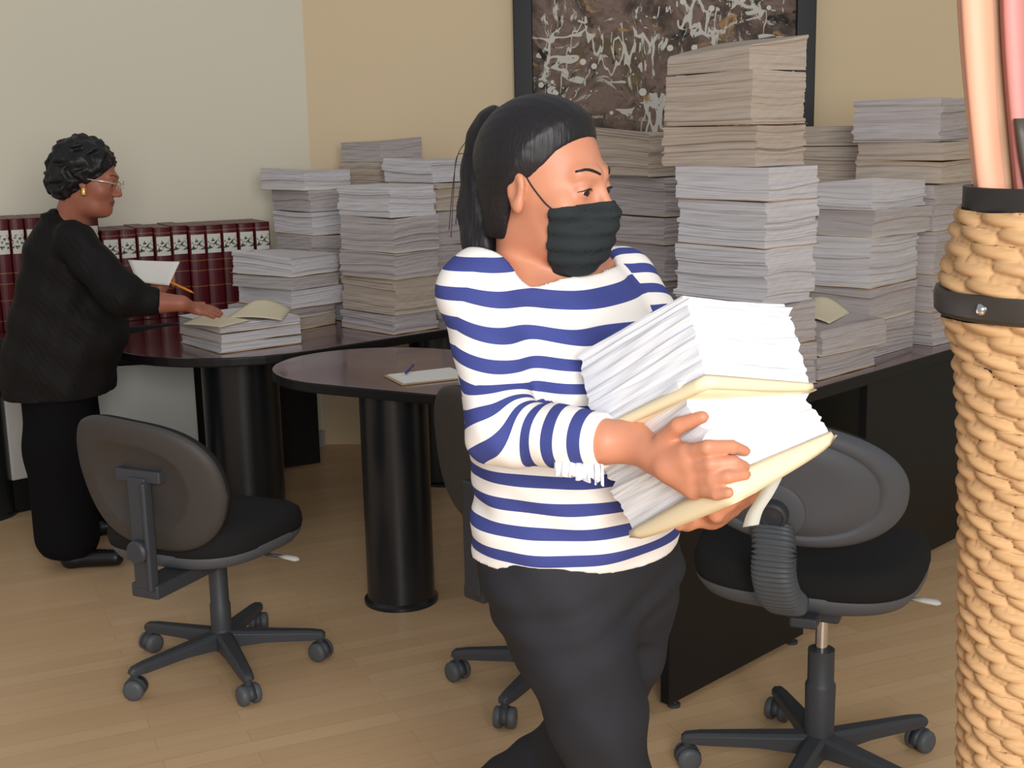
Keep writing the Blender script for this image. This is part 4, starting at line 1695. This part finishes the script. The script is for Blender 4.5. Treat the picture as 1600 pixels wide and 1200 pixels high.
def trousers1(P):
    L = toL(P)
    d = loft(L, ZS, RX + .004, RY + .004, CX, CY, 2.15)
    d = np.maximum(d, P[:, 2] - .915)
    near = [at(868, 905, 1.93), at(905, 1020, 1.90), at(933, 1115, 1.885), at(962, 1240, 1.88), at(985, 1400, 1.89)]
    an = np.array([near[4][0] + .01, 1.90, .11])
    ln_ = chain(P, near + [an], [.098, .086, .075, .058, .062, .075], .03)
    far_ = [at(985, 900, 2.06), at(972, 1010, 2.09), at(945, 1100, 2.13), at(905, 1165, 2.20)]
    kn = far_[3]
    an2 = at(715, 1300, 2.46)
    lf = chain(P, far_ + [an2], [.088, .074, .068, .072, .082], .02)
    legs = su(ln_, lf, .012)
    d = su(d, legs, .045)
    # creases at the groin and thigh
    x, z = P[:, 0], P[:, 2]
    dr = .0040 * np.sin(95 * (z - .35 * x) + 1.5 * np.sin(18 * x)) * np.exp(-((z - .80) / .045) ** 2)
    dr += .0018 * np.sin(45 * z + 60 * x) 
    d = d + dr
    d = np.maximum(d, .085 - z)
    return d


t = NT('black_denim', srgb(38, 38, 42), 0.8, 0.2)
v = t.coords()
t.col(t.mix(t.noise(v, 5, 4, .6), srgb(30, 30, 33), srgb(52, 52, 57)))
t.bump(t.noise(v, 420, 2), .3, .0008)
surface('trousers', trousers1, (-.42, 1.74, .06), (.42, 2.62, .95), .0055, t.m, woman)


def shoe(P, heel, toe, hgt=.05, w=.038):
    heel, toe = npv(heel), npv(toe)
    mid = heel * .35 + toe * .65
    d = su(cap(P, heel, mid, w * .8, w), cap(P, mid, toe, w, w * .75), .02)
    d = np.maximum(d, P[:, 2] - (max(heel[2], toe[2]) + .05))
    return d


M_SHOE = NT('black_shoe_leather', srgb(22, 21, 22), .35).m
an = at(985, 1400, 1.89)
hx_, hy_ = an[0] + .0, 1.91
surface('shoe', lambda P: np.maximum(su(shoe(P, (hx_, hy_, .035), (hx_ + .13, hy_ - .13, .030)), cap(P, (hx_ + .01, hy_ - .01, .04), (hx_ + .01, hy_ - .01, .12), .035), .02), -P[:, 2]), (hx_ - .08, hy_ - .22, -.02), (hx_ + .22, hy_ + .08, .16), .005, M_SHOE, woman)
a2 = at(715, 1300, 2.46)
surface('shoe', lambda P: su(cap(P, a2 + np.array([.02, -.01, .02]), a2 + np.array([-.05, .03, .0]), .038, .034), cap(P, a2 + np.array([-.04, .03, -.0]), a2 + np.array([.02, -.03, -.16]), .036, .028), .02), (a2[0] - .14, a2[1] - .12, a2[2] - .24), (a2[0] + .12, a2[1] + .12, a2[2] + .1), .005, M_SHOE, woman)

# ------------------------------------------------------------------ woman in black at the table
H2 = npv(at(141, 279, 4.60))
H2R = frame(6, -14, 0)
toH2 = lambda P: (P - H2) @ H2R.T
fromH2 = lambda q: npv(q) @ H2R + H2
T2 = npv((at(100, 500, 4.62)[0], 4.62, 0))
T2R = frame(4)
toT2 = lambda P: (P - T2) @ T2R.T
zy = lambda y: at(100, y, 4.62)[2]
Z2 = npv([zy(620), zy(575), zy(535), zy(495), zy(450), zy(410), zy(378), zy(352), zy(338)])
X2 = npv([.185, .195, .20, .20, .195, .195, .185, .12, .06])
Y2 = npv([.17, .185, .195, .185, .155, .130, .105, .07, .05])
C2 = npv([-.04, -.035, -.005, .01, .015, .02, .015, .01, .015])
S2a, E2a, CU2a, W2a = at(118, 378, 4.44), at(190, 462, 4.40), at(248, 473, 4.44), at(284, 474, 4.46)
S2b, E2b, W2b = at(120, 378, 4.80), at(200, 462, 4.86), at(248, 452, 4.80)
NB2 = at(112, 345, 4.62)


def torso2(P):
    return loft(toT2(P), Z2, X2, Y2, C2 * 0, C2, 2.2)


ztop = at(320, 500, 4.62)[2]
PALM2 = at(305, 482, 4.50)
KN2 = [at(318, 479, 4.545), at(318, 483, 4.525), at(316, 486, 4.505), at(312, 488, 4.487)]
TP2 = [at(343, 486, 4.575), at(346, 490, 4.552), at(343, 494, 4.528), at(334, 496, 4.505)]
TH2 = [at(292, 476, 4.50), at(303, 476, 4.545), at(318, 475, 4.57)]
PB = at(262, 436, 4.80)


def skin2(P):
    d = head_sdf(toH2(P))
    d = su(d, cap(P, fromH2((0, -.03, -.07)), NB2, .058, .062), .025)
    d = su(d, ell(toH2(P), (0, .03, -.10), (.05, .05, .03)), .03)
    d = su(d, torso2(P) + .008, .03)
    d = su(d, chain(P, [S2a, E2a, CU2a, W2a], [.055, .045, .038, .027]), .03)
    d = su(d, chain(P, [S2b, E2b, W2b], [.055, .045, .027]), .03)
    h_ = cap(P, W2a, PALM2, .024, .020)
    for k in range(4):
        h_ = su(h_, cap(P, PALM2, KN2[k], .016, .0115), .01)
    d = su(d, h_, .012)
    for k in range(4):
        mid = (KN2[k] + TP2[k]) / 2 + np.array([0, 0, .004])
        d = su(d, chain(P, [KN2[k], mid, TP2[k]], [.0105, .0095, .0078], .002), .004)
    d = su(d, chain(P, TH2, [.013, .011, .009], .003), .006)
    h_ = cap(P, W2b, PB, .024, .024)
    d = su(d, h_, .012)
    for k in range(4):
        a_ = PB + np.array([.022, -.012, .022 - .014 * k])
        d = su(d, chain(P, [PB, a_, a_ + np.array([.010, -.032, .002])], [.014, .0105, .0085], .003), .004)
    d = su(d, chain(P, [PB, PB + np.array([.012, -.03, .032]), PB + np.array([.034, -.036, .034])], [.014, .011, .0085], .003), .005)
    return d


M_SKIN2 = skin_mat('deep_brown_skin', srgb(176, 112, 88), srgb(156, 92, 72), srgb(140, 66, 62))
w2_ = surface('person', skin2, (-2.1, 4.32, .70), (-.95, 5.02, 1.58), .005, M_SKIN2, None, {'lip': lambda V: lipmask(toH2(V))})
tag(w2_, 'person in black with short curly hair and glasses bending over the papers at the left', 'person')
eyes(w2_, H2, H2R, -.4)


def blouse(P):
    d = torso2(P) - .010 - .010 * np.clip((float(zy(520)) - P[:, 2]) / .15, 0, 1)
    d = su(d, su(cap(P, S2a, E2a, .072, .068), cap(P, E2a, CU2a, .068, .044), .04), .03)
    d = su(d, su(cap(P, S2b, E2b, .072, .066), cap(P, E2b, W2b, .066, .042), .04), .03)
    d = su(d, cap(P, NB2 + np.array([0, 0, -.03]), S2a, .055, .060), .03)
    d = su(d, cap(P, NB2 + np.array([0, 0, -.03]), S2b, .055, .060), .03)
    d = su(d, cap(P, NB2 + np.array([-.012, 0, -.02]), NB2 + np.array([.0, 0, .030]), .066, .064), .02)
    L = toT2(P)
    # fabric hanging loose at the front of the belly
    d = su(d, ell(L, (.06, .13, float(zy(515))), (.13, .10, .12)), .05)
    d = d + .004 * np.sin(42 * P[:, 2] + 30 * L[:, 1] + 2 * np.sin(14 * L[:, 0])) + .003 * np.sin(60 * L[:, 1] - 25 * P[:, 2])
    for c_, e_ in ((W2a, CU2a), (W2b, E2b)):
        ax = npv(c_ - e_)
        ax /= np.linalg.norm(ax)
        t_ = (P - npv(c_)) @ ax + (.075 if c_ is W2a else .02)
        d = np.where(np.linalg.norm(P - npv(c_), axis=1) < .13, np.maximum(d, t_), d)
    d = np.maximum(d, float(zy(612)) - P[:, 2])
    NL = P - npv(NB2)
    cut = (np.sqrt(((NL[:, 0] - .025) / .062) ** 2 + (NL[:, 1] / .085) ** 2) - 1) * .06
    d = np.maximum(d, np.where(NL[:, 2] > .030 - .9 * np.clip(NL[:, 0] + .03, 0, 1), -cut, -1))
    d = np.maximum(d, NL[:, 2] - .045)
    return d


t = NT('black_crinkled_blouse', srgb(20, 19, 19), .72, .22)
v = t.coords((1, 1, 1), (0, .6, 0))
wv_ = t.n('ShaderNodeTexWave')
wv_.inputs['Scale'].default_value = 14
wv_.inputs['Distortion'].default_value = 7
wv_.inputs['Detail'].default_value = 2
t.l(v, wv_.inputs['Vector'])
t.bump(wv_.outputs['Fac'], .35, .003)
t.col(t.mix(t.noise(v, 3, 2), srgb(15, 14, 14), srgb(28, 24, 23)))
surface('blouse', blouse, (-2.1, 4.28, .62), (-.98, 5.06, 1.36), .0075, t.m, w2_)


def trousers2(P):
    a = [at(88, 590, 4.57), at(92, 700, 4.54), np.array([at(104, 845, 4.50)[0], 4.52, .12])]
    b = [at(95, 590, 4.74), at(118, 690, 4.80), np.array([at(135, 800, 4.9)[0], 4.90, .13])]
    d = su(chain(P, a, [.128, .116, .118], .05), chain(P, b, [.125, .105, .10], .05), .05)
    d = d + .004 * np.sin(36 * P[:, 0] + 3 * P[:, 2]) * np.clip(1 - P[:, 2], 0, 1)
    d = np.maximum(d, .045 - P[:, 2])
    return np.maximum(d, P[:, 2] - float(zy(570)))


surface('trousers', trousers2, (-2.05, 4.3, 0.0), (-1.2, 5.1, .95), .009, NT('black_cloth', srgb(20, 19, 21), .9, .1).m, w2_)
for (p0, p1) in (((112, 866, 4.50), (180, 866, 4.50)), ((148, 815, 4.88), (196, 815, 4.9))):
    a, b = at(*p0), at(*p1)
    a[2] = b[2] = .032
    surface('shoe', lambda P: np.maximum(su(cap(P, a, b, .036, .030), cap(P, a, a + np.array([0, 0, .03]), .036, .03), .02), -P[:, 2]),
            tuple(np.minimum(a, b) - np.array([.09, .09, .06])), tuple(np.maximum(a, b) + .1), .006, M_SHOE, w2_)


def hair2(P):
    L = toH2(P)
    d = ell(L, (0, -.032, .040), (.098, .116, .104))
    d = su(d, ell(L, (0, -.078, -.030), (.088, .070, .074)), .04)
    q_ = L * 62 + 1.1 * np.sin(L[:, [1, 2, 0]] * 95)
    n_ = .0042 * (np.sin(q_[:, 0] + 1.7 * q_[:, 1]) + np.sin(1.3 * q_[:, 1] - 1.1 * q_[:, 2]) + np.sin(1.6 * q_[:, 2] + .8 * q_[:, 0])) * .8 + .0022 * np.sin(2.9 * q_[:, 0]) * np.sin(3.1 * q_[:, 1] + 1) * np.sin(2.7 * q_[:, 2])
    d = d + n_
    hl = np.interp(L[:, 2], [-.12, -.05, -.01, .02, .05, .08, .12, .16], [-.04, -.026, .012, .045, .066, .082, .094, .09])
    d = np.maximum(d, L[:, 1] - hl)
    return np.maximum(d, -.104 - L[:, 2] - .15 * L[:, 1])


surface('hair', hair2, (-1.9, 4.44, 1.25), (-1.36, 4.76, 1.62), .0042, hair_mat('black_curly_hair', srgb(20, 19, 20), False), w2_)
brows(w2_, fromH2, H2R, lambda q: head_sdf(toH2(q)), M_HAIR, .003)
# glasses
gl = NT('pale_metal', srgb(214, 206, 190), .25, .5, .6).m
for sx in (-1, 1):
    ring = [fromH2((sx * .032 + .024 * math.cos(a), .106 - .010 * abs(math.cos(a)) * 0, -.004 + .018 * math.sin(a))) for a in [2 * math.pi * k / 24 for k in range(25)]]
    tube('spectacle_rim', ring, .0016, gl, w2_, 8)
    tube('temple_arm', [fromH2((sx * .056, .105, .004)), fromH2((sx * .078, .06, .006)), fromH2((sx * .084, .0, .002))], [.0028, .0032, .002], gl, w2_, 8)
    tube('earring', curve_pts([fromH2((sx * .084, .0, -.030)), fromH2((sx * .087, .002, -.042)), fromH2((sx * .086, .006, -.054))], 4), .0095, NT('gold', srgb(236, 200, 110), .25, .5, .9).m, w2_, 12)
tube('spectacle_bridge', [fromH2((-.010, .108, .002)), fromH2((0, .112, .005)), fromH2((.010, .108, .002))], .0016, gl, w2_, 8)
# what she holds
loose_sheet('held_sheet', [at(200, 406, 4.74), at(281, 409, 4.74), at(264, 446, 4.72), at(214, 440, 4.72)], M_SHEET, 'white sheet held up in the far hand of the woman in black', 'sheet', .012)
pc_ = tube('pencil', [at(256, 436, 4.745), at(259, 437.5, 4.742), at(297, 455, 4.72), at(303, 458, 4.715)], [.0028, .0045, .0045, .001], M_ORANGE, None, 8)
tag(pc_, 'orange pencil between the fingers of the woman in black', 'pencil')
